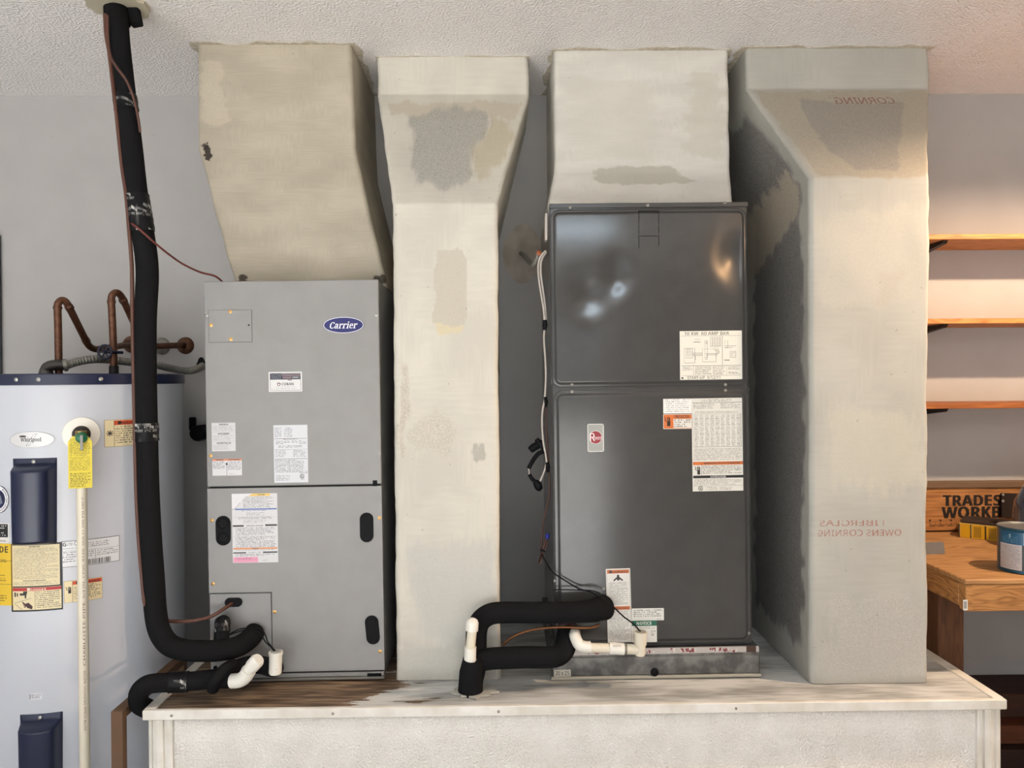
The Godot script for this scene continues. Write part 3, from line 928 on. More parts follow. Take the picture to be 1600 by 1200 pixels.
# ------------------------------------------------------------------ light grey air handler
func grey_unit() -> void:
	var U := 2.35
	var t := thing("air_handler", "light grey air handler cabinet with a blue oval brand badge", "air handler", Vector3(-0.6305, DECK + 0.002, -U - 0.28), Vector3(0, 0, 0.45))
	var inv := t.transform.affine_inverse()
	var L := func(px: float, py: float) -> Vector2:
		var q := inv * pt(px, py, U)
		return Vector2(q.x, q.y)
	var tl: Vector2 = L.call(318, 440)
	var br: Vector2 = L.call(600, 1062)
	var hw := 0.265
	var top := tl.y
	var z := 0.28
	var smudge := tint_tex(noise(0.012, 5, 51), Color(0.572, 0.57, 0.565), Color(0.555, 0.553, 0.548), 512, 1.6)
	var paint := mat(Color(1, 1, 1), 0.42, 0.0, smudge)
	paint.metallic_specular = 0.45
	triplanar(paint, 1.6)
	var dark := mat(Color(0.03, 0.03, 0.03), 0.8)
	part(t, "cabinet", Geo.new().box(Vector3(-hw + 0.004, 0.0, -0.28), Vector3(hw - 0.004, top - 0.001, z - 0.014), 0.002), paint, true)
	var gap: Vector2 = L.call(462, 760)
	var low: Vector2 = L.call(510, 1050)
	part(t, "gap_gasket", Geo.new().box(Vector3(-hw + 0.006, 0.004, z - 0.0138), Vector3(hw - 0.006, top - 0.01, z - 0.006), 0.0), dark, true)
	part(t, "upper_panel", Geo.new().box(Vector3(-hw, gap.y + 0.0028, z - 0.02), Vector3(hw, top, z), 0.0025), paint, true)
	# the lower panel is cut out at its lower left for the coil access plate
	var cut: Vector2 = L.call(424, 926)
	var poly := PackedVector2Array([Vector2(-hw, cut.y + 0.002), Vector2(cut.x + 0.0015, cut.y + 0.002), Vector2(cut.x + 0.0015, low.y + 0.003), Vector2(hw, low.y + 0.003), Vector2(hw, gap.y - 0.0028), Vector2(-hw, gap.y - 0.0028)])
	part(t, "lower_panel", Geo.new().extrude(poly, z - 0.02, z), paint, true)
	part(t, "coil_plate", Geo.new().box(Vector3(-hw, low.y + 0.003, z - 0.02), Vector3(cut.x - 0.0015, cut.y - 0.0015, z - 0.002), 0.002), paint, true)
	part(t, "filter_door", Geo.new().box(Vector3(-hw, 0.008, z - 0.02), Vector3(hw - 0.002, low.y - 0.003, z - 0.001), 0.002), paint, true)
	part(t, "bottom_rail", Geo.new().box(Vector3(-hw, 0.0, z - 0.03), Vector3(hw, 0.0075, z + 0.004), 0.001), M.steel, true)
	var c0: Vector2 = L.call(327, 535)
	var c1: Vector2 = L.call(393, 484)
	part(t, "cover_shadow_gap", Geo.new().extrude(rrect(c0.x - 0.001, c0.y - 0.001, c1.x + 0.0012, c1.y + 0.0006, 0.001), z - 0.001, z + 0.0004), mat(Color(0.22, 0.22, 0.22), 0.6), true).name = "cover_shade_gap"  # dark sheet painted in for the shadow gap round the cover plate
	part(t, "cover_plate", Geo.new().box(Vector3(c0.x, c0.y, z), Vector3(c1.x, c1.y, z + 0.0016), 0.0008), paint, true)
	var hole: Vector2 = L.call(389, 508)
	part(t, "screw_hole", Geo.new().extrude(oval(hole.x, hole.y, 0.0028, 0.0028, 12), z + 0.001, z + 0.0019), dark, true)
	for q in [[323, 492, 0], [588, 492, 0], [329, 712, 1], [592, 708, 0], [331, 813, 1], [593, 809, 1], [333, 912, 1], [429, 956, 1], [594, 1018, 1], [360, 487, 2], [330, 508, 2], [361, 530, 2]]:
		var w: Vector2 = L.call(q[0], q[1])
		screw(t, Vector3(w.x, w.y, z + (0.0014 if q[2] == 2 else -0.0003)), [M.steel, M.brass, M.brass][q[2]], 0.0042)
	# black oval plugs
	for q in [[349, 829, 11.5, 23, 2, 0.0], [573, 824, 10.5, 23, 0, 0.0], [582, 984, 10.5, 22.5, 0, 0.08]]:
		var w: Vector2 = L.call(q[0], q[1])
		var rx: float = q[2] * U / F
		var ry: float = q[3] * U / F
		var xf := Transform3D(Basis(Vector3.BACK, q[5]), Vector3(w.x, w.y, z - 0.001))
		var g := Geo.new().extrude(rrect(-rx, -ry, rx, ry, rx * 0.98, 8), 0.0, 0.004, xf)
		g.extrude(rrect(-rx * 0.86, -ry * 0.93, rx * 0.86, ry * 0.93, rx * 0.85, 8), 0.004, 0.0055, xf)
		var o := part(t, "plug", g, M.plastic, true)
		if q[4] == 2:
			for sy in [-1, 1]:
				part(o, "plug_button", Geo.new().lathe([Vector2(rx * 0.72, 0), Vector2(rx * 0.72, 0.003), Vector2(rx * 0.6, 0.004), Vector2(rx * 0.55, 0.002), Vector2(0, 0.002)], 20, Transform3D(Basis(Vector3.RIGHT, PI / 2), Vector3(w.x, w.y + sy * ry * 0.48, z + 0.0045))), M.plastic, true)
	var w: Vector2 = L.call(365, 941)
	part(t, "grommet", Geo.new().extrude(rrect(w.x - 0.026, w.y - 0.0135, w.x + 0.026, w.y + 0.0135, 0.0133, 8), z - 0.004, z + 0.004), M.plastic, true)
	for q in [[586, 755, 3.5, 4.5], [585, 1056, 11, 4]]:
		var k: Vector2 = L.call(q[0], q[1])
		part(t, "black_tape", Geo.new().box(Vector3(k.x - q[2] * U / F, k.y - q[3] * U / F, z - 0.002), Vector3(k.x + q[2] * U / F, k.y + q[3] * U / F, z + 0.001), 0.0), M.plastic, true)
	part(t, "side_knob", Geo.new().lathe([Vector2(0.012, 0), Vector2(0.012, 0.006), Vector2(0.009, 0.01), Vector2(0, 0.01)], 14, Transform3D(Basis(Vector3.BACK, PI / 2), Vector3(-hw + 0.002, (L.call(317, 465) as Vector2).y, z - 0.03))), M.dull_steel, true)
	# oval badge
	var bc: Vector2 = L.call(537, 508)
	var p := Pic.new(self, 504, 200, Color(0.10, 0.13, 0.40))
	p.oval(252, 100, 246, 97, Color(0.93, 0.93, 0.95)).oval(252, 100, 238, 89, Color(0.10, 0.13, 0.40))
	p.text("Carrier", 76, 58, 432, 140, Color(0.95, 0.95, 0.96), "serif_bold", "slant")
	part(t, "badge", Geo.new().extrude(oval(bc.x, bc.y, 0.0625, 0.0255, 40), z - 0.001, z + 0.0025), print_mat(p, 0.55), true)
	# stickers
	var ink := Color(0.25, 0.25, 0.27)
	p = Pic.new(self, 416, 248, Color(0.86, 0.86, 0.86))
	p.rect(16, 16, 400, 96, Color(0.16, 0.17, 0.24))
	for k in 60: p.rect(22 + (k * 37) % 130, 20 + (k * 23) % 70, 27 + (k * 37) % 130, 24 + (k * 23) % 70, Color(0.75, 0.76, 0.8))
	for k in 6: p.rect(160 + k * 4, 24 + k * 12, 396, 30 + k * 12, [Color(0.78, 0.74, 0.75), Color(0.40, 0.16, 0.20)][k % 2])
	p.rect(280, 52, 396, 92, Color(0.30, 0.30, 0.33)).rect(300, 66, 370, 76, Color(0.7, 0.7, 0.72)).rect(240, 100, 290, 108, Color(0.12, 0.12, 0.14))
	p.frame(16, 16, 400, 232, 4, Color(0.30, 0.31, 0.36))
	p.oval(126, 152, 22, 22, Color(0.35, 0.12, 0.16)).oval(126, 152, 14, 14, Color(0.93, 0.93, 0.93)).rect(104, 146, 148, 152, Color(0.1, 0.1, 0.14))
	p.text("CUBAN", 160, 138, 310, 168, Color(0.08, 0.08, 0.14), "sans_bold")
	p.scrawl(160, 126, 310, 136, 9, ink).scrawl(90, 182, 330, 192, 9, ink).scrawl(148, 202, 258, 216, 12, Color(0.15, 0.15, 0.2)).scrawl(30, 204, 140, 214, 9, ink).scrawl(270, 204, 386, 214, 9, ink)
	stick(t, L, z, "contractor_sticker", 420, 581, 472, 612, p)
	p = Pic.new(self, 148, 180, Color(0.80, 0.80, 0.81))
	for k in 3:
		p.rect(0, 58 * k + (2 if k else 0), 148, 58 * k + 3, Color(0.6, 0.6, 0.62))
		p.text(["WARNING", "AVERTISSEMENT", "ADVERTENCIA"][k], 46 - 8 * k, 8 + k * 58, 104 + 8 * k, 18 + k * 58, ink, "sans_bold").scrawl(8, 22 + k * 58, 140 if k < 2 else 108, 56 + k * 58, 7, Color(0.5, 0.5, 0.52))
	stick(t, L, z, "warning_sticker", 331, 660, 368, 705, p)
	p = Pic.new(self, 184, 104, Color(0.83, 0.83, 0.84))
	p.rect(0, 0, 184, 11, Color(0.84, 0.52, 0.38)).text("WARNING", 24, 2, 70, 9, Color(0.15, 0.1, 0.1), "sans_bold").text("AVERTISSEMENT", 100, 2, 174, 9, Color(0.15, 0.1, 0.1), "sans_bold")
	p.scrawl(4, 16, 80, 66, 8, ink).scrawl(94, 16, 178, 72, 8, ink).oval(90, 32, 6, 9, ink).rect(89, 44, 91, 104, ink).scrawl(104, 92, 140, 100, 7, ink)
	stick(t, L, z, "warning_sticker", 332, 717, 378, 743, p)
	p = Pic.new(self, 212, 360, Color(0.82, 0.83, 0.85))
	p.scrawl(6, 16, 50, 76, 9, ink).scrawl(68, 16, 118, 76, 9, ink).rect(4, 84, 208, 86, ink).scrawl(60, 86, 150, 94, 8, ink).scrawl(14, 98, 60, 120, 8, ink).scrawl(64, 98, 104, 116, 8, ink).scrawl(112, 98, 152, 112, 8, ink).scrawl(160, 98, 204, 120, 8, ink)
	p.scrawl(30, 128, 180, 146, 8, ink).rect(4, 152, 208, 153, ink).scrawl(8, 158, 80, 206, 9, ink).scrawl(120, 158, 200, 206, 9, ink).rect(4, 210, 208, 212, ink).scrawl(6, 216, 190, 300, 7.5, ink).frame(160, 288, 206, 302, 1.5, ink)
	p.oval(174, 322, 14, 14, ink).oval(174, 322, 11, 11, Color(0.82, 0.83, 0.85)).text("UL", 166, 314, 182, 330, ink, "sans_bold").scrawl(10, 314, 100, 352, 9, ink).scrawl(160, 340, 190, 350, 7, ink)
	stick(t, L, z, "rating_plate", 428, 664, 481, 754, p)
	# installation sheet, torn at its upper left corner
	p = Pic.new(self, 284, 432, Color(0.82, 0.82, 0.83))
	p.rect(110, 0, 240, 16, Color(0.90, 0.76, 0.40)).text("ATTENTION", 160, 4, 206, 13, ink, "sans_bold").scrawl(70, 20, 270, 92, 9, ink).rect(20, 94, 280, 101, Color(0.20, 0.36, 0.66)).scrawl(60, 104, 220, 112, 8, Color(0.2, 0.3, 0.6))
	p.scrawl(90, 118, 210, 142, 8, Color(0.5, 0.5, 0.52)).scrawl(40, 146, 250, 160, 8, ink).scrawl(70, 164, 220, 186, 8, Color(0.5, 0.5, 0.52)).rect(4, 146, 280, 147, Color(0.6, 0.6, 0.6))
	p.rect(4, 196, 72, 206, Color(0.15, 0.15, 0.16)).rect(206, 194, 280, 204, Color(0.06, 0.06, 0.07)).text("INSTALLATION", 90, 197, 192, 205, ink, "sans_bold")
	p.scrawl(20, 212, 270, 262, 8.5, ink).rect(4, 266, 280, 267, Color(0.6, 0.6, 0.6)).scrawl(20, 270, 272, 336, 8.5, ink).rect(4, 338, 280, 348, Color(0.85, 0.56, 0.36)).text("WARNING", 122, 340, 162, 347, ink, "sans_bold")
	p.scrawl(20, 350, 270, 360, 7, ink).rect(4, 366, 84, 373, Color(0.12, 0.12, 0.13)).rect(190, 364, 280, 372, Color(0.06, 0.06, 0.07)).scrawl(100, 366, 176, 374, 8, ink).scrawl(16, 378, 270, 396, 8, ink)
	p.rect(4, 396, 158, 430, Color(0.88, 0.60, 0.71)).scrawl(20, 402, 150, 420, 7, Color(0.35, 0.15, 0.25)).scrawl(180, 416, 215, 424, 7, ink)
	p.poly(PackedVector2Array([Vector2(0, 0), Vector2(135, 0), Vector2(80, 22), Vector2(48, 58), Vector2(28, 86), Vector2(0, 100)]), Color(0.87, 0.87, 0.88))
	p.line(Vector2(0, 101), Vector2(28, 87), 2, Color(0.4, 0.4, 0.4)).line(Vector2(28, 87), Vector2(50, 58), 2, Color(0.5, 0.5, 0.5))
	stick(t, L, z, "instruction_sheet", 363, 771, 434, 879, p)

func stick(t: Node3D, L: Callable, z: float, called: String, x0: float, y0: float, x1: float, y1: float, p: Pic, turn := 0.0) -> void:
	var a: Vector2 = L.call(x0, (y0 + y1) / 2)
	var b: Vector2 = L.call(x1, (y0 + y1) / 2)
	var c: Vector2 = L.call((x0 + x1) / 2, y0)
	var d: Vector2 = L.call((x0 + x1) / 2, y1)
	label_on(t, called, a.x, d.y, b.x, c.y, z + 0.0002, print_mat(p), turn)

# ------------------------------------------------------------------ dark grey air handler
func pressed_panel(x0: float, y0: float, x1: float, y1: float, z: float, inset: float, dents: Array) -> Geo:   # sheet with a raised field and dents [x, y, sigma, depth, stretch]
	var nu := 110
	var nv := 110
	var h := func(x: float, y: float) -> float:
		var e := minf(minf(x - x0, x1 - x), minf(y - y0, y1 - y))
		var k := inset * 2.2
		var cx := minf(x - x0, x1 - x)
		var cy := minf(y - y0, y1 - y)
		if cx < k and cy < k: e = k - Vector2(k - cx, k - cy).length()
		var o := 0.006 * smoothstep(inset * 0.75, inset * 1.35, e) - 0.004 * (1.0 - smoothstep(0.0, 0.006, e))
		for d in dents:
			var q := Vector2((x - d[0]) / d[4], y - d[1])
			o -= d[3] * exp(-q.length_squared() / (2.0 * d[2] * d[2])) * smoothstep(inset, inset * 2.0, e)
		return o
	var wave := func(i: int, k: int) -> float:      # finer steps at the rim
		var u := float(i) / k
		return u - 0.115 * sin(TAU * u)
	var at := func(i: int, j: int) -> Vector3:
		var x := lerpf(x0, x1, wave.call(i, nu))
		var y := lerpf(y1, y0, wave.call(j, nv))
		return Vector3(x, y, z + h.call(x, y))
	var uvs := func(i: int, j: int) -> Vector2: return Vector2(float(i) / nu, float(j) / nv)
	var g := Geo.new().grid(nu, nv, at, uvs)
	g.box(Vector3(x0, y0, z - 0.03), Vector3(x1, y1, z - 0.0045), 0.001)
	return g

func dark_unit() -> void:
	var U := 2.35
	var t := thing("air_handler", "dark grey air handler cabinet with a round red brand badge", "air handler", Vector3(0.456, DECK + 0.002, -U - 0.28), Vector3(0, 0, 0.3))
	var inv := t.transform.affine_inverse()
	var L := func(px: float, py: float) -> Vector2:
		var q := inv * pt(px, py, U)
		return Vector2(q.x, q.y)
	var z := 0.28
	var a: Vector2 = L.call(858, 320)
	var b: Vector2 = L.call(1168, 316)
	var mid: Vector2 = L.call(1012, 606)
	var foot: Vector2 = L.call(1012, 1009)
	var x0 := a.x
	var x1 := b.x
	var top := (a.y + b.y) / 2
	var scuff := tint_tex(noise(0.012, 5, 151), Color(0.265, 0.265, 0.262), Color(0.25, 0.25, 0.247), 512, 1.6)
	var paint := mat(Color(1, 1, 1), 0.14, 0.0, scuff)
	triplanar(paint, 1.4)
	part(t, "cabinet", Geo.new().box(Vector3(x0 + 0.003, foot.y - 0.004, -0.28), Vector3(x1 - 0.003, top, z - 0.006), 0.002), paint, true)
	part(t, "top_flange", Geo.new().box(Vector3(x0 + 0.001, top - 0.012, z - 0.03), Vector3(x1 + 0.001, top + 0.002, z + 0.002), 0.0015), paint, true)
	var dents: Array = []
	for q in [[964, 433, 0.036, 0.0058, 0.75], [922, 463, 0.043, 0.0070, 1.0], [1147, 405, 0.050, 0.0043, 0.8], [1050, 458, 0.012, 0.0008, 1.0]]:
		var w: Vector2 = L.call(q[0], q[1])
		dents.append([w.x, w.y, q[2], q[3], q[4]])
	part(t, "upper_panel", pressed_panel(x0, mid.y + 0.0012, x1, top - 0.0125, z - 0.004, 0.014, dents), paint, true)
	part(t, "lower_panel", pressed_panel(x0 + 0.002, foot.y, x1 + 0.003, mid.y - 0.0012, z - 0.004, 0.016, []), paint, true)
	for q in [[891, 324, 0.002], [1012, 321, 0.002], [1132, 317, 0.002], [894, 600, -0.003], [894, 612, -0.003], [1134, 601, -0.003], [1134, 610, -0.003], [943, 920, 0.002], [1171, 990, -0.004], [867, 908, -0.003]]:
		var w: Vector2 = L.call(q[0], q[1])
		screw(t, Vector3(w.x, w.y, z + q[2]), M.dull_steel, 0.0034)
	# knock-out slits in the upper panel
	var dark := mat(Color(0.03, 0.03, 0.03), 0.8)
	for q in [[998, 330, 1029, 330], [998, 330, 998, 349], [998, 352, 998, 366], [1029, 331, 1029, 349], [1029, 353, 1029, 364], [998, 369, 1029, 369], [998, 370, 998, 388], [1029, 370, 1029, 384]]:
		var w0: Vector2 = L.call(q[0], q[1])
		var w1: Vector2 = L.call(q[2], q[3])
		part(t, "knockout_slit", Geo.new().box(Vector3(minf(w0.x, w1.x) - 0.0009, minf(w0.y, w1.y) - 0.0009, z - 0.001), Vector3(maxf(w0.x, w1.x) + 0.0009, maxf(w0.y, w1.y) + 0.0009, z + 0.0024), 0.0), dark, true)
	# zinc filter base under the cabinet with foil tape along the joint
	var r: Vector2 = L.call(1185, 1022)
	var l: Vector2 = L.call(862, 1024)
	var zinc := triplanar(mat(Color.WHITE, 0.5, 0.55, tint_tex(noise(0.02, 5, 161), Color(0.50, 0.50, 0.49), Color(0.34, 0.34, 0.335), 256, 2.0)), 3.0)
	part(t, "filter_base", Geo.new().box(Vector3(l.x, 0.004, -0.28), Vector3(r.x, foot.y - 0.006, z + 0.012), 0.002), zinc, true)
	part(t, "filter_door", Geo.new().box(Vector3(l.x + 0.002, 0.012, z + 0.0125), Vector3(r.x - 0.004, 0.066, z + 0.016), 0.001), zinc, true)
	var p := Pic.new(self, 1024, 32, Color(0.72, 0.70, 0.68))
	var rg := RandomNumberGenerator.new()
	rg.seed = 5
	for k in 190:
		var x := rg.randf() * 1000
		if int(x / 70) % 3 != 1: p.rect(x, rg.randf_range(4, 22), x + rg.randf_range(4, 13), rg.randf_range(10, 29), Color(0.50, 0.25, 0.26) if rg.randf() < 0.6 else Color(0.8, 0.78, 0.76))
	p.rect(960, 0, 1010, 32, Color(0.30, 0.22, 0.18))
	var tape := mat(Color.WHITE, 0.4, 0.3, p.tex())
	part(t, "foil_tape", Geo.new().extrude(PackedVector2Array([Vector2(l.x + 0.02, 0.072), Vector2(r.x - 0.003, 0.074), Vector2(r.x - 0.003, 0.092), Vector2(l.x + 0.02, 0.090)]), z + 0.0122, z + 0.0135), tape, true)
	part(t, "sealant_line", Geo.new().box(Vector3(l.x - 0.004, -0.001, z - 0.02), Vector3(r.x + 0.004, 0.008, z + 0.02), 0.003), mat(Color(0.66, 0.65, 0.60), 0.8), true)
	var w: Vector2 = L.call(1021, 1047)
	part(t, "plug", Geo.new().lathe([Vector2(0.0125, 0), Vector2(0.0125, 0.004), Vector2(0.010, 0.006), Vector2(0, 0.006)], 18, Transform3D(Basis(Vector3.RIGHT, PI / 2), Vector3(w.x, w.y, z + 0.0155))), M.plastic, true)
	var ink := Color(0.18, 0.18, 0.18)
	p = Pic.new(self, 112, 48, Color(0.72, 0.71, 0.67))
	p.text("20 x 25", 10, 10, 102, 38, Color(0.08, 0.08, 0.08), "sans")
	stick(t, L, z + 0.017, "size_sticker", 865, 1043, 891, 1054, p)
	# badge
	p = Pic.new(self, 160, 280, Color(0.60, 0.61, 0.59))
	p.frame(0, 0, 160, 280, 7, Color(0.86, 0.86, 0.84)).oval(80, 135, 64, 66, Color(0.86, 0.86, 0.84)).oval(80, 135, 60, 62, Color(0.55, 0.06, 0.13))
	p.text("R", 24, 92, 74, 172, Color(0.92, 0.9, 0.9), "sans").text("heem", 66, 118, 140, 160, Color(0.92, 0.9, 0.9), "sans")
	var b0: Vector2 = L.call(918, 706)
	var b1: Vector2 = L.call(943, 662)
	part(t, "badge", Geo.new().extrude(rrect(b0.x, b0.y, b1.x, b1.y, 0.005), z, z + 0.004), print_mat(p, 0.3), true)
	# stickers
	var paper := Color(0.87, 0.865, 0.82)
	p = Pic.new(self, 388, 304, paper)
	hand(p, "10 KW  60 AMP BKR", 30, 6, 308, 26)
	p.rect(8, 30, 380, 31, ink).rect(264, 30, 266, 216, ink).rect(8, 216, 380, 218, ink).rect(8, 278, 380, 279, ink)
	for q in [[156, 60, 172, 178], [158, 60, 170, 80], [156, 142, 170, 168], [34, 108, 80, 168], [26, 106, 94, 200], [140, 112, 226, 194], [214, 106, 240, 122], [312, 128, 350, 168], [280, 64, 300, 108], [188, 38, 256, 98]]: p.frame(q[0], q[1], q[2], q[3], 1.4, Color(0.42, 0.42, 0.4))
	for k in 6: p.rect(190, 46 + k * 9, 254, 47 + k * 9, ink)
	for k in 4: p.rect(204 + k * 14, 38, 205 + k * 14, 98, ink)
	for q in [[80, 138, 140, 138], [80, 146, 140, 146], [80, 154, 138, 154], [172, 142, 240, 142], [172, 150, 236, 150], [284, 96, 350, 96], [284, 106, 330, 106], [96, 154, 96, 180], [226, 150, 226, 166]]: p.line(Vector2(q[0], q[1]), Vector2(q[2], q[3]), 2, Color(0.3, 0.3, 0.3))
	p.oval(240, 132, 8, 8, ink).oval(240, 132, 6, 6, paper).rect(84, 68, 128, 71, ink).rect(276, 182, 310, 186, ink).scrawl(90, 48, 130, 66, 7, Color(0.5, 0.5, 0.5)).scrawl(40, 112, 74, 164, 8, Color(0.45, 0.45, 0.45)).scrawl(316, 132, 346, 164, 8, Color(0.45, 0.45, 0.45))
	p.scrawl(16, 222, 80, 250, 7, ink).rect(84, 218, 85, 278, ink).scrawl(92, 222, 198, 276, 6, ink).scrawl(204, 222, 280, 276, 6, ink).rect(290, 218, 291, 278, ink).scrawl(300, 222, 376, 246, 6, ink).scrawl(300, 256, 376, 276, 6, ink).rect(8, 288, 20, 298, ink)
	hand(p, "START-UP  1/12/11", 46, 282, 250, 300)
	stick(t, L, z + 0.0022, "wiring_diagram", 1062, 517, 1159, 593, p)
	p = Pic.new(self, 176, 92, Color(0.90, 0.90, 0.89))
	p.scrawl(12, 4, 166, 88, 12, Color(0.35, 0.35, 0.36), Color(0, 0, 0, 0), 0.45)
	stick(t, L, z + 0.0022, "service_sticker", 1036, 623, 1080, 646, p)
	p = Pic.new(self, 180, 92, Color(0.86, 0.85, 0.82))
	p.rect(3, 3, 177, 89, Color(0.80, 0.42, 0.16)).rect(64, 30, 177, 86, Color(0.86, 0.85, 0.82)).text("! PRECAUCION !", 68, 6, 168, 26, ink, "sans_bold").scrawl(68, 33, 174, 86, 13, ink, Color(0, 0, 0, 0), 0.62)
	hand_sign(p, 32, 44, 1.0)
	stick(t, L, z + 0.0022, "caution_sticker", 1036, 647, 1081, 670, p)
	p = Pic.new(self, 316, 580, Color(0.83, 0.83, 0.80))
	p.scrawl(60, 8, 250, 26, 8, ink).rect(4, 26, 312, 28, ink).scrawl(10, 32, 150, 70, 9, ink).scrawl(180, 32, 300, 70, 9, ink).scrawl(20, 82, 300, 96, 7, ink)
	for k in 9: p.scrawl(16 + k * 33, 104, 42 + k * 33, 300, 6.2, Color(0.35, 0.35, 0.35))
	p.frame(8, 98, 308, 304, 1.5, Color(0.4, 0.4, 0.4)).scrawl(8, 312, 306, 392, 7, ink)
	p.rect(4, 396, 316, 416, Color(0.79, 0.42, 0.17)).text("WARNING/AVERTISSEMENT", 70, 399, 300, 412, ink, "sans_bold").rect(56, 396, 58, 480, ink).scrawl(62, 420, 308, 478, 9, ink, Color(0, 0, 0, 0), 0.6)
	hand_sign(p, 38, 448, 0.9)
	p.rect(4, 482, 316, 498, Color(0.05, 0.05, 0.05)).text("NOTICE/AVIS", 112, 485, 208, 496, Color(0.85, 0.85, 0.85), "sans_bold").scrawl(8, 502, 306, 542, 7, ink).rect(4, 546, 316, 547, ink)
	p.oval(50, 562, 15, 15, ink).oval(50, 562, 12, 12, Color(0.83, 0.83, 0.80)).text("UL", 41, 554, 59, 570, ink, "sans_bold").scrawl(80, 554, 156, 574, 7, ink).scrawl(166, 554, 250, 574, 7, ink)
	stick(t, L, z + 0.0022, "rating_plate", 1081, 622, 1160, 767, p, 0.004)
	p = Pic.new(self, 152, 460, Color(0.85, 0.845, 0.82))
	for k in 2:
		var y := 8 + k * 228
		p.rect(8, y, 144, y + 22, Color(0.78, 0.42, 0.22)).text("▲WARNING" if k == 0 else "▲ATTENTION", 20, y + 3, 136, y + 19, ink, "sans_bold")
	p.oval(76, 46, 8, 8, ink).line(Vector2(76, 52), Vector2(50, 74), 7, ink).line(Vector2(76, 52), Vector2(102, 74), 7, ink).rect(68, 54, 84, 74, ink).scrawl(14, 84, 140, 230, 6.5, Color(0.35, 0.35, 0.35)).scrawl(12, 262, 142, 450, 6.5, Color(0.35, 0.35, 0.35)).frame(6, 6, 148, 455, 1.5, Color(0.5, 0.5, 0.5))
	stick(t, L, z + 0.0022, "warning_sticker", 948, 888, 986, 1003, p, 0.018)
	p = Pic.new(self, 204, 76, Color(0.85, 0.85, 0.83))
	p.scrawl(8, 8, 196, 62, 12, ink, Color(0, 0, 0, 0), 0.62).scrawl(160, 66, 196, 74, 6, ink)
	stick(t, L, z + 0.0023, "fiberglass_sticker", 987, 950, 1037, 969, p)
	p = Pic.new(self, 156, 136, Color(0.85, 0.85, 0.83))
	p.rect(0, 0, 156, 34, Color(0.06, 0.37, 0.29)).text("NOTICE", 30, 8, 124, 27, Color(0.9, 0.9, 0.88), "sans_bold").scrawl(10, 40, 146, 56, 7, ink).scrawl(10, 64, 90, 128, 12, Color(0.45, 0.45, 0.45)).scrawl(120, 64, 146, 100, 12, ink)
	stick(t, L, z + 0.0022, "notice_sticker", 987, 969, 1026, 1003, p)

func hand(p: Pic, s: String, x0: float, y0: float, x1: float, y1: float) -> void:    # felt pen capitals
	p.text(s, x0, y0, x1, y1, Color(0.1, 0.1, 0.1), "sans")

func hand_sign(p: Pic, x: float, y: float, k: float) -> void:     # pictogram: a hand and a spark
	var c := Color(0.07, 0.06, 0.05)
	p.rect(x - 8 * k, y + 0, x + 12 * k, y + 30 * k, c)
	for i in 4: p.rect(x - 8 * k + i * 5.2 * k, y - (22 + [2, 6, 4, 0][i]) * k, x - 4.4 * k + i * 5.2 * k, y + 2, c)
	p.line(Vector2(x - 26 * k, y - 26 * k), Vector2(x - 16 * k, y - 16 * k), 3, c).line(Vector2(x - 16 * k, y - 16 * k), Vector2(x - 22 * k, y - 6 * k), 3, c).line(Vector2(x - 22 * k, y - 6 * k), Vector2(x - 12 * k, y + 2 * k), 3, c)

# ------------------------------------------------------------------ water heater
func on_jacket(t: Node3D, called: String, x0: float, y0: float, x1: float, y1: float, m: Material, oval_shape := false, lift := 0.0004) -> MeshInstance3D:
	var ym := (y0 + y1) / 2
	var xm := (x0 + x1) / 2
	return part(t, called, Geo.new().arc_sheet(TANK, TANK_R + lift, on_tank(x0, ym).x, on_tank(x1, ym).x, on_tank(xm, y1).y, on_tank(xm, y0).y, oval_shape), m)

func cover(t: Node3D, x0: float, y0: float, x1: float, y1: float, tall: float, m: Material) -> void:   # bulged access cover with a flat screw flange on top
	var a0 := on_tank(x0, (y0 + y1) / 2).x
	var a1 := on_tank(x1, (y0 + y1) / 2).x
	var ytop := on_tank((x0 + x1) / 2, y0).y
	var ybot := ytop - tall
	var nu := 26
	var nv := 40
	var at := func(i: int, j: int) -> Vector3:
		var u := float(i) / nu
		var w := float(j) / nv
		var y := lerpf(ytop, ybot, w)
		var e := minf(u, 1.0 - u) * 6.0
		var arch := 0.25 + 0.75 * sqrt(maxf(0.0, 1.0 - pow(2.0 * u - 1.0, 2)))
		var r := 0.003 + 0.052 * arch * smoothstep(0.0, 1.0, minf(e, minf((ytop - y - 0.016) / 0.016, (y - ybot) / 0.012)))
		if i == 0 or i == nu or j == 0 or j == nv: r = 0.0
		var narrow := 1.0 - 0.05 * w
		var a := (a0 + a1) / 2 + (u - 0.5) * (a1 - a0) * narrow
		return Vector3(TANK.x, y, TANK.z) + Vector3(sin(a), 0, cos(a)) * (TANK_R + r)
	var o := part(t, "element_cover", Geo.new().grid(nu, nv, at, func(i, j): return Vector2(float(i) / nu, float(j) / nv)), m)
	var am := (a0 + a1) / 2
	var n := Vector3(sin(am), 0, cos(am))
	var xf := Transform3D(Basis(Vector3.UP, am) * Basis(Vector3.RIGHT, PI / 2), Vector3(TANK.x, ytop - 0.010, TANK.z) + n * (TANK_R + 0.004))
	part(o, "screw", Geo.new().lathe([Vector2(0.006, 0), Vector2(0.006, 0.002), Vector2(0.004, 0.0035), Vector2(0, 0.0035)], 12, xf), M.steel)

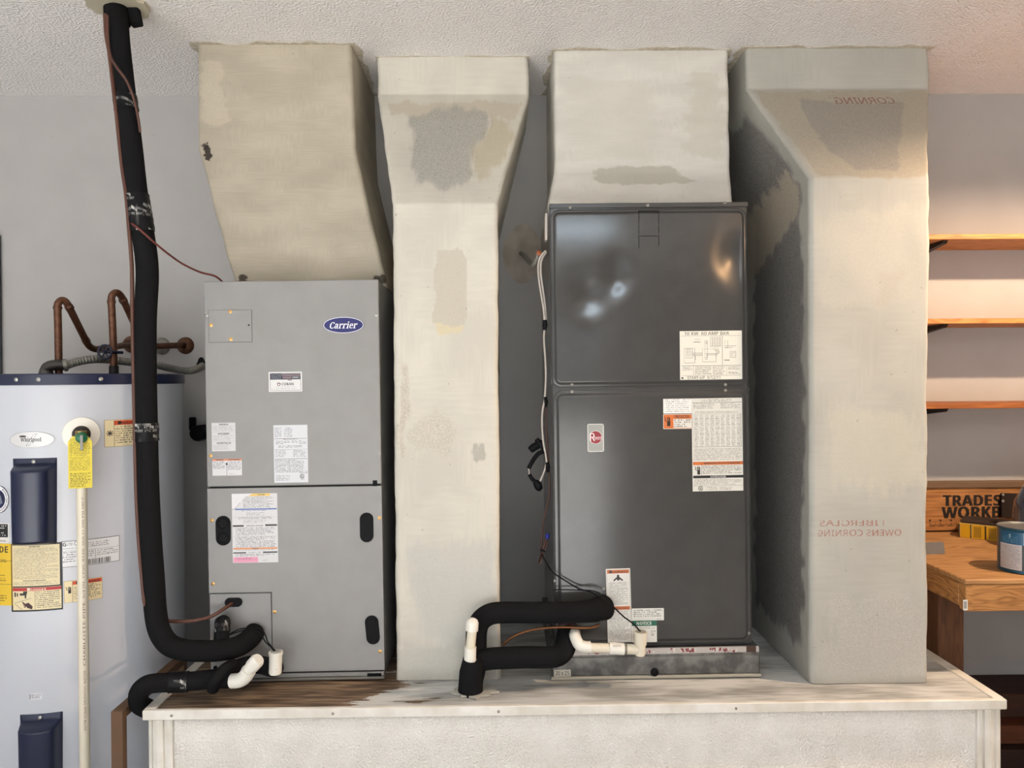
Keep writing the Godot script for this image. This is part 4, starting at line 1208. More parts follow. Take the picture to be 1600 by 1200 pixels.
func heater() -> void:
	var t := thing("water_heater", "white cylindrical electric water heater with navy covers and lid", "water heater", TANK)
	var top := 1.472
	var R := TANK_R
	var jacket := mat(Color(0.765, 0.78, 0.81), 0.25)
	jacket.metallic_specular = 0.5
	var navy := mat(Color(0.085, 0.12, 0.235), 0.3)
	part(t, "jacket", Geo.new().lathe([Vector2(R - 0.01, 0.02), Vector2(R, 0.03), Vector2(R, top - 0.03)], 96, Transform3D(Basis.IDENTITY, TANK)), jacket)
	part(t, "base_ring", Geo.new().lathe([Vector2(0, 0.0), Vector2(R + 0.004, 0.0), Vector2(R + 0.004, 0.05), Vector2(R, 0.055)], 64, Transform3D(Basis.IDENTITY, TANK)), navy)
	var lid := part(t, "lid", Geo.new().lathe([Vector2(R + 0.001, top - 0.034), Vector2(R + 0.005, top - 0.033), Vector2(R + 0.005, top - 0.003), Vector2(R + 0.002, top), Vector2(0, top)], 96, Transform3D(Basis.IDENTITY, TANK)), navy)
	for q in [[27, 586], [61, 585], [157, 595]]:
		var a := on_tank(q[0], q[1])
		var n := Vector3(sin(a.x), 0, cos(a.x))
		part(lid, "screw", Geo.new().lathe([Vector2(0.006, 0), Vector2(0.006, 0.002), Vector2(0, 0.004)], 10, Transform3D(Basis(Vector3.UP, a.x) * Basis(Vector3.RIGHT, PI / 2), Vector3(TANK.x, top - 0.017, TANK.z) + n * (R + 0.005))), M.steel)
	cover(t, 21, 716, 90, 848, 0.255, navy)
	cover(t, 32, 1115, 99, 1245, 0.255, navy)
	# brand plate
	var p := Pic.new(self, 420, 150, Color(0.62, 0.62, 0.63))
	p.oval(210, 75, 204, 71, Color(0.80, 0.80, 0.80)).line(Vector2(160, 130), Vector2(230, 30), 2, Color(0.3, 0.3, 0.32)).line(Vector2(230, 30), Vector2(262, 22), 2, Color(0.3, 0.3, 0.32)).line(Vector2(160, 130), Vector2(190, 124), 2, Color(0.3, 0.3, 0.32)).line(Vector2(190, 124), Vector2(262, 22), 2, Color(0.3, 0.3, 0.32))
	p.text("Whirlpool", 108, 54, 300, 102, Color(0.04, 0.04, 0.05), "serif_bold").oval(130, 44, 34, 9, Color(0.25, 0.22, 0.22))
	var plate := print_mat(p, 0.35)
	plate.metallic = 0.2
	on_jacket(t, "brand_plate", 16, 674, 86, 700, plate, true, 0.002)
	# stickers on the jacket
	var ink := Color(0.14, 0.13, 0.12)
	var cream := Color(0.88, 0.82, 0.66)
	p = Pic.new(self, 240, 240, Color(0.93, 0.93, 0.93))
	p.oval(120, 120, 119, 119, Color(0.06, 0.07, 0.14)).oval(120, 120, 110, 110, Color(0.92, 0.92, 0.93)).oval(120, 120, 78, 78, Color(0.09, 0.11, 0.26)).poly(PackedVector2Array([Vector2(90, 70), Vector2(150, 90), Vector2(170, 150), Vector2(120, 176), Vector2(84, 140)]), Color(0.45, 0.48, 0.55))
	var word := "ASSOCIATION"
	for i in word.length():
		var a := deg_to_rad(75 - i * 13.0)
		var c := Vector2(120 + 94 * cos(a), 120 + 94 * sin(a))
		p.text(word[i], c.x - 7, c.y - 9, c.x + 7, c.y + 9, Color(0.08, 0.08, 0.14), "sans_bold")
	on_jacket(t, "round_seal", -19, 757, 15, 803, print_mat(p, 0.35), true)
	p = Pic.new(self, 200, 128, Color(0.86, 0.85, 0.83))
	p.rect(0, 6, 192, 90, Color(0.06, 0.06, 0.07)).scrawl(10, 12, 184, 86, 15, Color(0.85, 0.85, 0.85), Color(0, 0, 0, 0), 0.6).scrawl(10, 96, 190, 126, 14, ink)
	on_jacket(t, "black_sticker", -34, 817, 15, 848, print_mat(p))
	p = Pic.new(self, 320, 400, Color(0.88, 0.74, 0.20))
	p.text("ENERGYGUIDE", 104, 18, 304, 58, ink, "sans_bold").scrawl(30, 90, 300, 130, 12, ink).rect(0, 110, 320, 112, ink).text("438", 200, 160, 262, 188, ink, "sans").line(Vector2(226, 206), Vector2(290, 206), 3, ink).scrawl(30, 220, 300, 260, 14, ink).rect(20, 262, 320, 264, ink).scrawl(30, 300, 300, 380, 16, ink)
	on_jacket(t, "energy_sticker", -60, 848, 20, 944, print_mat(p))
	p = Pic.new(self, 320, 428, Color(0.06, 0.06, 0.07))
	p.rect(8, 10, 304, 268, cream).scrawl(14, 30, 298, 226, 7, Color(0.35, 0.3, 0.24)).text("IMPORTANT", 120, 16, 186, 24, ink, "sans_bold").text("STATE OF CALIFORNIA NOTICE", 78, 230, 220, 238, ink, "sans_bold").scrawl(14, 242, 298, 264, 7, Color(0.35, 0.3, 0.24))
	p.rect(10, 276, 312, 418, cream).rect(10, 278, 312, 298, Color(0.72, 0.14, 0.16)).text("▲DANGER", 104, 281, 222, 296, Color(0.92, 0.88, 0.78), "sans_bold").rect(152, 300, 154, 416, ink).scrawl(160, 304, 306, 412, 12, ink)
	for q in [[20, 306, 30, 334], [36, 310, 44, 332], [56, 312, 100, 326], [78, 300, 104, 314], [88, 326, 98, 344]]: p.rect(q[0], q[1], q[2], q[3], Color(0.12, 0.11, 0.1))
	p.line(Vector2(22, 374), Vector2(130, 344), 1.5, ink).line(Vector2(24, 380), Vector2(70, 414), 1.5, ink)
	for k in 4: p.line(Vector2(100, 390), Vector2(74 + k * 4, 368 + k * 11), 5, Color(0.28, 0.10, 0.09))
	p.poly(PackedVector2Array([Vector2(90, 378), Vector2(112, 372), Vector2(138, 396), Vector2(134, 414), Vector2(102, 404)]), Color(0.22, 0.08, 0.08))
	on_jacket(t, "danger_sticker", 18, 849, 98, 955, print_mat(p))
	p = Pic.new(self, 400, 176, Color(0.86, 0.87, 0.88))
	p.frame(0, 0, 398, 174, 3, ink).text("G", 8, 10, 32, 34, ink, "sans_bold").scrawl(36, 14, 80, 32, 10, ink).oval(98, 20, 12, 14, ink).oval(98, 20, 9, 11, Color(0.86, 0.87, 0.88)).scrawl(8, 48, 110, 60, 9, ink).rect(0, 66, 120, 67, ink).scrawl(8, 72, 100, 150, 15, ink).scrawl(130, 20, 330, 56, 12, ink).rect(120, 70, 396, 71, ink).scrawl(130, 78, 220, 126, 14, ink).rect(226, 70, 228, 130, ink).scrawl(236, 78, 390, 126, 14, ink)
	var rg := RandomNumberGenerator.new()
	rg.seed = 3
	var bx := 130.0
	while bx < 330:
		var bw := rg.randf_range(1.5, 6.0)
		p.rect(bx, 134, bx + bw, 168, ink)
		bx += bw + rg.randf_range(2.0, 5.0)
	on_jacket(t, "rating_plate", 96, 842, 187, 883, print_mat(p, 0.35))
	for q in [[163, 655, 226, 697, 0], [100, 905, 160, 939, 1]]:
		p = Pic.new(self, 240, 168, cream)
		p.frame(0, 0, 240, 168, 2, Color(0.5, 0.45, 0.35)).rect(54, 6, 236, 34, Color(0.80, 0.30, 0.16)).text("▲WARNING", 74, 10, 222, 30, ink, "sans_bold").rect(52, 6, 54, 164, ink).scrawl(60, 40, 232, 160, 14, ink, Color(0, 0, 0, 0), 0.6)
		if q[4] == 0:
			for k in 8: p.line(Vector2(30, 84), Vector2(30 + 18 * cos(k * 0.8), 84 + 18 * sin(k * 0.8)), 4, ink)
		else: hand_sign(p, 34, 70, 0.9)
		on_jacket(t, "warning_sticker", q[0], q[1], q[2], q[3], print_mat(p))
	p = Pic.new(self, 80, 44, Color(0.82, 0.83, 0.85))
	p.scrawl(14, 6, 76, 40, 8, ink).rect(2, 4, 8, 40, Color(0.4, 0.4, 0.4))
	on_jacket(t, "small_sticker", 46, 1083, 66, 1093, print_mat(p))
	# relief valve
	var a := on_tank(127, 678)
	var n := Vector3(sin(a.x), 0, cos(a.x))
	var face := Basis(Vector3.UP, a.x) * Basis(Vector3.RIGHT, PI / 2)
	var c := Vector3(TANK.x, a.y, TANK.z) + n * TANK_R
	part(t, "flange", Geo.new().lathe([Vector2(0.052, -0.012), Vector2(0.050, 0.004), Vector2(0.040, 0.008), Vector2(0.024, 0.009)], 32, Transform3D(face, c)), M.pvc)
	part(t, "valve_port", Geo.new().lathe([Vector2(0.025, 0.0), Vector2(0.025, 0.010), Vector2(0.012, 0.012), Vector2(0.012, 0.06), Vector2(0, 0.06)], 20, Transform3D(face, c)), mat(Color(0.20, 0.18, 0.16), 0.5, 0.6))
	var vc := c + n * 0.055 + Vector3(-0.002, -0.006, 0)
	var vb := part(t, "relief_valve", Geo.new().lathe([Vector2(0.011, -0.07), Vector2(0.013, -0.03), Vector2(0.015, 0.0), Vector2(0.015, 0.018), Vector2(0, 0.018)], 18, Transform3D(Basis.IDENTITY, vc)), mat(Color(0.62, 0.52, 0.30), 0.35, 0.8))
	part(vb, "cap", Geo.new().lathe([Vector2(0.016, 0), Vector2(0.016, 0.006), Vector2(0.012, 0.010), Vector2(0, 0.011)], 20, Transform3D(face, vc + n * 0.019)), mat(Color(0.10, 0.40, 0.27), 0.4))
	part(vb, "lever", Geo.new().box(Vector3(-0.004, -0.036, 0.031), Vector3(0.004, 0.008, 0.034), 0.001, Transform3D(Basis(Vector3.UP, a.x), vc)), M.steel)
	p = Pic.new(self, 120, 292, Color(0.88, 0.80, 0.20))
	p.scrawl(8, 14, 112, 110, 9, Color(0.35, 0.30, 0.06), Color(0, 0, 0, 0), 0.62).scrawl(8, 116, 112, 196, 8, Color(0.35, 0.30, 0.06), Color(0, 0, 0, 0), 0.62).scrawl(8, 206, 112, 284, 9, Color(0.30, 0.26, 0.05), Color(0, 0, 0, 0), 0.7)
	var tp := PackedVector2Array([Vector2(-0.031, -0.148), Vector2(0.031, -0.148), Vector2(0.031, -0.012), Vector2(0.020, 0.004), Vector2(-0.020, 0.004), Vector2(-0.031, -0.012)])
	part(vb, "tag", Geo.new().extrude(tp, 0.016, 0.017, Transform3D(Basis(Vector3.UP, a.x * 0.6), vc)), print_mat(p, 0.5))
	# discharge pipe
	var dp := thing("drain_pipe", "slim cream plastic pipe hanging in front of the water heater", "pipe", Vector3(vc.x, 0.10, vc.z))
	part(dp, "pipe", Geo.new().lathe([Vector2(0, 0.10), Vector2(0.0145, 0.10), Vector2(0.0145, vc.y - 0.06), Vector2(0, vc.y - 0.06)], 24, Transform3D(Basis.IDENTITY, Vector3(vc.x, 0, vc.z))), M.pvc_cream)
	p = Pic.new(self, 40, 1400, Color(0.88, 0.85, 0.77))
	var pink := Color(0.50, 0.34, 0.32)
	p.text("CHARLOTTE PIPE", 8, 640, 30, 1010, pink, "sans", "up").text("3/4 IN. CPVC 4120", 10, 330, 28, 620, pink, "sans", "up").text("SDR 11 100 PSI 180 F", 10, 30, 28, 310, pink, "sans", "up").text("ASTM D2846 DRINKING WATER", 10, 1040, 28, 1390, pink, "sans", "up")
	part(dp, "pipe_print", Geo.new().arc_sheet(Vector3(vc.x, 0, vc.z), 0.0146, 0.25, 1.05, 0.42, vc.y - 0.16, false, 0.0002), print_mat(p, 0.4))

func heater_piping() -> void:
	var top := 1.472
	var W := 3.045
	# hot and cold copper pipes
	var ring := func(px: float, py: float) -> Geo:
		var q := pt(px, py, -WALL)
		return Geo.new().lathe([Vector2(0.034, 0), Vector2(0.033, 0.006), Vector2(0.026, 0.016), Vector2(0.013, 0.022)], 26, Transform3D(Basis(Vector3.RIGHT, PI / 2), Vector3(q.x, q.y, WALL)))
	var foot := pt(92, 588, 2.56)
	var t := thing("copper_pipe", "tarnished copper pipe looping up from the left of the heater lid", "pipe", Vector3(foot.x, top, foot.z))
	var path := [Vector3(foot.x, top, foot.z), pt(91, 520, 2.56), pt(90, 485, 2.56), pt(91, 474, 2.56), pt(97, 469, 2.57), pt(104, 473, 2.58), pt(110, 484, 2.60), pt(122, 508, 2.66), pt(134, 532, 2.72), pt(139, 540, 2.74), pt(147, 545, 2.77), pt(158, 545, 2.80), pt(185, 541, 2.92), pt(200, 539, 3.0), pt(206, 538, W)]
	part(t, "tube", Geo.new().tube(spline(path, 4), 0.0118, 14), M.copper)
	for q in [[90, 483, 90, 479, 2.56], [107, 478, 110, 483, 2.59], [133, 530, 136, 535, 2.73]]:
		part(t, "fitting", Geo.new().tube([pt(q[0], q[1], q[4]), pt(q[2], q[3], q[4])], 0.0138, 14), M.copper)
	part(t, "escutcheon", ring.call(206, 538), M.copper)
	foot = pt(178, 588, 2.62)
	t = thing("copper_pipe", "tarnished copper pipe rising beside the blue valve wheel", "pipe", Vector3(foot.x, top, foot.z))
	path = [Vector3(foot.x, top, foot.z), pt(177, 540, 2.62), pt(175, 490, 2.62), pt(174, 472, 2.62), pt(175, 462, 2.62), pt(181, 457, 2.63), pt(188, 461, 2.65), pt(194, 472, 2.68), pt(207, 500, 2.74), pt(220, 528, 2.82), pt(229, 538, 2.86), pt(243, 541, 2.90), pt(270, 540, 2.98), pt(288, 540, W)]
	part(t, "tube", Geo.new().tube(spline(path, 4), 0.0118, 14), M.copper)
	for q in [[174, 474, 174, 469, 2.62], [191, 467, 194, 472, 2.67]]:
		part(t, "fitting", Geo.new().tube([pt(q[0], q[1], q[4]), pt(q[2], q[3], q[4])], 0.0138, 14), M.copper)
	part(t, "coupling", Geo.new().tube([Vector3(foot.x, top, foot.z), Vector3(foot.x, top + 0.028, foot.z)], 0.0155, 10), mat(Color(0.13, 0.12, 0.12), 0.5, 0.4))
	part(t, "escutcheon", ring.call(290, 540), M.copper)
	var vp := pt(164, 550, 2.56)
	var g := Geo.new()
	var rim: Array = []
	for i in 25: rim.append(vp + Vector3(cos(TAU * i / 24) * 0.022, sin(TAU * i / 24) * 0.022, 0))
	g.tube(rim, 0.0042, 8, false)
	for i in 3: g.tube([vp + Vector3(cos(PI * i / 3), sin(PI * i / 3), 0) * 0.022, vp - Vector3(cos(PI * i / 3), sin(PI * i / 3), 0) * 0.022], 0.003, 6)
	g.tube([vp + Vector3(0, 0, 0.006), vp + Vector3(0.028, 0, -0.06)], 0.005, 8)
	part(t, "valve_wheel", g, mat(Color(0.06, 0.08, 0.18), 0.5)).set_meta("label", "blue valve wheel")
	solo("wall_flange", ring.call(253, 541), M.dull_steel, "grey round pipe flange on the wall behind the black pipe", "flange")
	# flexible conduit
	var path2 := spline(pxline([[104, 571, 2.55], [122, 565, 2.57], [150, 561, 2.62], [180, 563, 2.70], [205, 566, 2.76], [243, 570, 2.84], [265, 575, 2.90], [285, 579, 2.95], [300, 579, 2.98], [313, 574, 3.03], [317, 571, 3.06]], 2.6), 24)
	var rad: Array = []
	for i in path2.size(): rad.append(0.0104 + 0.0042 * [0.0, 0.75, 1.0, 0.75][i % 4])
	var e0 := pt(72, 582, 2.53)
	t = thing("flexible_conduit", "grey corrugated metal conduit running from the heater lid to the wall", "conduit", Vector3(e0.x, top, e0.z))
	part(t, "hose", Geo.new().tube(path2, rad, 14), M.dull_steel)
	part(t, "connector", Geo.new().tube(spline([Vector3(e0.x, top, e0.z), pt(73, 577, 2.53), pt(78, 572, 2.53), pt(90, 570, 2.54), pt(103, 571, 2.55)], 4), [0.022, 0.022, 0.021, 0.020, 0.019, 0.019, 0.019, 0.018, 0.018, 0.018, 0.018, 0.017, 0.017, 0.017, 0.017, 0.016, 0.016], 14), mat(Color(0.33, 0.32, 0.31), 0.5, 0.6))
	part(t, "lock_ring", Geo.new().tube([pt(99, 571, 2.546), pt(105, 570, 2.551)], 0.0205, 8), M.dull_steel)
	var hp := PackedVector2Array()
	var hq := pt(315, 568, -WALL)
	for i in 14: hp.append(Vector2(hq.x, hq.y) + Vector2(cos(TAU * i / 14), sin(TAU * i / 14)) * (0.021 + 0.005 * sin(i * 5.0)))
	part(t, "wall_hole", Geo.new().extrude(hp, WALL - 0.002, WALL + 0.002), mat(Color(0.03, 0.03, 0.03), 0.9))
	# black fitting on the wall between heater and cabinet
	var k := pt(309, 677, 2.98)
	t = thing("drain_fitting", "black round fitting with a paddle lever on the wall beside the heater", "fitting", k + Vector3(0, -0.035, 0))
	part(t, "body", Geo.new().lathe([Vector2(0.030, -0.07), Vector2(0.031, 0.0), Vector2(0.027, 0.012), Vector2(0.015, 0.018), Vector2(0, 0.018)], 20, Transform3D(Basis(Vector3.RIGHT, PI / 2), k)), M.plastic)
	part(t, "lever", Geo.new().box(k + Vector3(-0.032, 0.012, -0.01), k + Vector3(-0.008, 0.062, 0.006), 0.003), M.plastic)
	# electrical box at the picture's left edge
	var b0 := pt(-90, 585, 3.03)
	var b1 := pt(-2, 366, 3.03)
	t = thing("electrical_box", "dark grey metal wall box showing at the far left edge", "electrical box", Vector3(b0.x + 0.1, b0.y, WALL + 0.05))
	var bm := mat(Color(0.30, 0.31, 0.33), 0.5, 0.2)
	part(t, "body", Geo.new().box(Vector3(b0.x, b0.y, WALL), Vector3(b1.x - 0.003, b1.y, -3.036), 0.003), bm)
	part(t, "door", Geo.new().box(Vector3(b0.x - 0.002, b0.y - 0.002, -3.036), Vector3(b1.x, b1.y + 0.002, -3.03), 0.002), bm)

# ------------------------------------------------------------------ lines of the light grey unit
func band(t: Node, path: Array, r: float, i0: int, i1: int, m: Material) -> void:    # tape wound round a stretch of a path
	var rr: Array = []
	for i in range(i0, i1 + 1): rr.append(r + 0.0012 * (i % 2))
	part(t, "tape_wrap", Geo.new().tube(path.slice(i0, i1 + 1), rr, 18), m)

func near_index(path: Array, px: float, py: float, d: float) -> int:
	var q := pt(px, py, d)
	var best := 0
	for i in path.size():
		if path[i].distance_to(q) < path[best].distance_to(q): best = i
	return best

func left_lines() -> void:
	var top := on_level(183, 8, CEIL)
	var r := 0.0305
	var pts := [Vector3(top.x, CEIL, top.z), pt(185, 60, 2.26), pt(195, 150, 2.25), pt(204, 220, 2.24), pt(213, 300, 2.23), pt(221, 350, 2.22), pt(230, 420, 2.22), pt(227, 500, 2.22), pt(227, 580, 2.22), pt(229, 680, 2.22), pt(231, 760, 2.22), pt(235, 840, 2.22), pt(240, 910, 2.22), pt(243, 955, 2.22), pt(249, 985, 2.22), pt(263, 1006, 2.22), pt(285, 1015, 2.225), pt(315, 1017, 2.235), pt(345, 1016, 2.25), pt(372, 1010, 2.28), pt(390, 998, 2.31), pt(398, 988, 2.345)]
	var path := spline(pts, 10)
	var t := thing("insulated_pipe", "long black foam insulated pipe from the ceiling to the light grey cabinet", "pipe", Vector3(top.x, DECK + 0.08, top.z))
	part(t, "foam_sleeve", Geo.new().tube(path, r, 22), M.black)
	for q in [[194, 146, 197, 173, 2.25], [213, 304, 222, 364, 2.23], [228, 662, 229, 690, 2.22]]:
		band(t, path, r + 0.0022, near_index(path, q[0], q[1], q[4]), near_index(path, q[2], q[3], q[4]), M.tape)
	var cg := Geo.new().lathe([Vector2(0.036, -0.055), Vector2(0.037, -0.053), Vector2(0.037, 0.0)], 24, Transform3D(Basis.IDENTITY, Vector3(top.x, CEIL, top.z)))
	part(t, "collar", cg, M.black)
	part(t, "collar_flap", Geo.new().box(Vector3(0.03, -0.072, -0.012), Vector3(0.062, -0.012, 0.012), 0.003, Transform3D(Basis(Vector3.BACK, 0.18), Vector3(top.x, CEIL, top.z))), M.black)
	var dp := PackedVector2Array()
	for i in 30: dp.append(Vector2(cos(TAU * i / 30), sin(TAU * i / 30)) * (0.086 + 0.006 * sin(i * 2.7)))
	solo("ceiling_flange", Geo.new().extrude(dp, 0.0, 0.012, Transform3D(Basis(Vector3(1, 0, 0), Vector3(0, 0, 1), Vector3(0, -1, 0)), Vector3(top.x + 0.006, CEIL, top.z + 0.01))), mat(Color(0.74, 0.71, 0.62), 0.7), "beige round flange on the ceiling round the black pipe", "flange")
	# cables strapped to it
	var D := 2.215
	solo("brown_cable", Geo.new().tube(spline(pxline([[164, 22, 2.24], [166, 55, 2.235], [171, 85, 2.23], [178, 145, 2.22], [182, 178, 2.22], [190, 255, 2.215], [197, 305, 2.205], [202, 362, 2.20], [206, 420, 2.20], [207, 500, 2.20], [209, 600, 2.20], [211, 690, 2.20], [213, 770, 2.20], [217, 845, 2.20], [223, 915, 2.20], [227, 945, 2.20], [236, 962, 2.255], [262, 970, 2.265], [300, 970, 2.27], [330, 963, 2.29], [350, 951, 2.31], [362, 943, 2.345]], D), 8), 0.0056, 10), M.cable, "brown cable strapped along the long black pipe", "cable")
	solo("brown_cable", Geo.new().tube(spline(pxline([[168, 24, 2.22], [169, 60, 2.215], [173, 88, 2.205], [183, 106, 2.19], [195, 122, 2.19], [203, 138, 2.205], [210, 158, 2.215], [216, 185, 2.222], [219, 207, 2.235]], D), 8), 0.0036, 8), M.cable, "thin brown cable crossing the top of the black pipe", "cable")
	solo("red_wire", Geo.new().tube(spline(pxline([[206, 349, 2.175], [222, 362, 2.17], [240, 378, 2.18], [262, 396, 2.23], [285, 412, 2.30], [312, 425, 2.37], [335, 431, 2.40], [347, 440, 2.42], [350, 448, 2.43]], D), 8), 0.0030, 8), M.red_cable, "thin red wire running from the black pipe to the cabinet top", "wire")
	# capped stub on the access plate
	t = thing("insulated_stub", "short taped black stub on the light grey cabinet front", "pipe stub", pt(348, 1002, 2.30))
	var sp := [pt(349, 972, 2.352), pt(348, 974, 2.32), pt(347, 982, 2.29), pt(346, 996, 2.278), pt(346, 1004, 2.276)]
	part(t, "foam_sleeve", Geo.new().tube(spline(sp, 5), 0.0215, 18), M.black)
	part(t, "tape_wrap", Geo.new().tube(spline([pt(348, 972, 2.31), pt(347, 980, 2.29), pt(347, 988, 2.282)], 5), 0.0235, 18), M.tape)
	# condensate line of the light grey unit
	var cp := spline([Vector3(-0.955, 0.452, -2.31), Vector3(-1.005, 0.468, -2.27), pt(222, 1103, 2.21), pt(216, 1091, 2.185), pt(219, 1079, 2.17), pt(230, 1070, 2.17), pt(248, 1067, 2.178), pt(275, 1066, 2.19), pt(305, 1064, 2.20), pt(330, 1061, 2.21), pt(352, 1060, 2.215), pt(366, 1060, 2.22)], 8)
	t = thing("condensate_pipe", "black foam drain pipe bending over the platform's left corner", "pipe", pt(222, 1106, 2.16))
	part(t, "foam_sleeve", Geo.new().tube(cp, 0.0265, 20), M.black)
	band(t, cp, 0.0285, near_index(cp, 263, 1066, 2.185), near_index(cp, 292, 1065, 2.195), M.tape)
	part(t, "foam_strap", Geo.new().tube(spline([pt(333, 1076, 2.20), pt(338, 1060, 2.17), pt(352, 1045, 2.19), pt(364, 1038, 2.23)], 6), 0.017, 10), M.black)
	part(t, "plug", Geo.new().lathe([Vector2(0.006, 0), Vector2(0.006, 0.004), Vector2(0, 0.005)], 12, Transform3D(Basis(Vector3.RIGHT, PI / 2), pt(337, 1043, 2.27))), M.plastic)
	var tee := spline([pt(352, 1056, 2.235), pt(372, 1044, 2.26), pt(395, 1038, 2.28), pt(412, 1040, 2.285), pt(426, 1044, 2.30), pt(430, 1044, 2.348)], 6)
	part(t, "foam_branch", Geo.new().tube(tee, 0.0255, 18), M.black)
	var ep := spline([pt(362, 1064, 2.20), pt(374, 1063, 2.195), pt(383, 1057, 2.19), pt(389, 1047, 2.185)], 5)
	part(t, "elbow", Geo.new().tube(ep, 0.0205, 20), M.pvc)
	part(t, "nipple", Geo.new().tube([pt(389, 1047, 2.185), pt(396, 1036, 2.18)], 0.0175, 18), M.pvc)
	part(t, "cap", Geo.new().tube([pt(394, 1041, 2.18), pt(402, 1032, 2.175), pt(404.5, 1029.5, 2.1735)], [0.0205, 0.0205, 0.0165], 20), M.pvc)
	# float switch
	var fb := pt(430, 1053, 2.255)
	var ft := pt(431, 1018, 2.255)
	t = thing("float_switch", "white plastic float switch cup in front of the light grey cabinet", "float switch", fb)
	part(t, "cup", Geo.new().tube([fb, fb.lerp(ft, 0.06), fb.lerp(ft, 0.86), fb.lerp(ft, 0.87), ft], [0.016, 0.0185, 0.0185, 0.0205, 0.0205], 22), M.pvc)
	part(t, "lid", Geo.new().tube([ft, ft + Vector3(0, 0.002, 0)], [0.0165, 0.015], 18), mat(Color(0.62, 0.62, 0.60), 0.5))
	var pr := Pic.new(self, 40, 120, Color(0.92, 0.91, 0.87))
	for i in 18: pr.rect(8 + (i * 7) % 20, 6 + i * 6, 14 + (i * 11) % 22, 9 + i * 6, Color(0.2, 0.2, 0.22))
	part(t, "print", Geo.new().arc_sheet(fb, 0.0186, 0.1, 0.8, fb.y + 0.012, fb.y + 0.052, false, 0.0002), print_mat(pr, 0.35))
	solo("black_wire", Geo.new().tube(spline([ft + Vector3(-0.006, 0.001, 0), pt(424, 1012, 2.26), pt(415, 1003, 2.27), pt(407, 991, 2.275), pt(400, 984, 2.275), pt(390, 981.5, 2.28), pt(375, 983, 2.29), pt(362, 989, 2.30), pt(357, 994, 2.31)], 7), 0.0019, 7), M.plastic, "black wire arching from the white float cup to the taped stub", "wire")
	solo("black_wire", Geo.new().tube(spline([ft + Vector3(-0.001, 0.001, 0), pt(424, 1010, 2.255), pt(418, 1002, 2.26), pt(415, 993, 2.265), pt(410, 985, 2.27), pt(402, 981.5, 2.275), pt(388, 983, 2.27), pt(370, 988, 2.285), pt(358, 992, 2.30)], 7), 0.0019, 7), M.plastic, "second black wire looping closely beside the arching one", "wire")

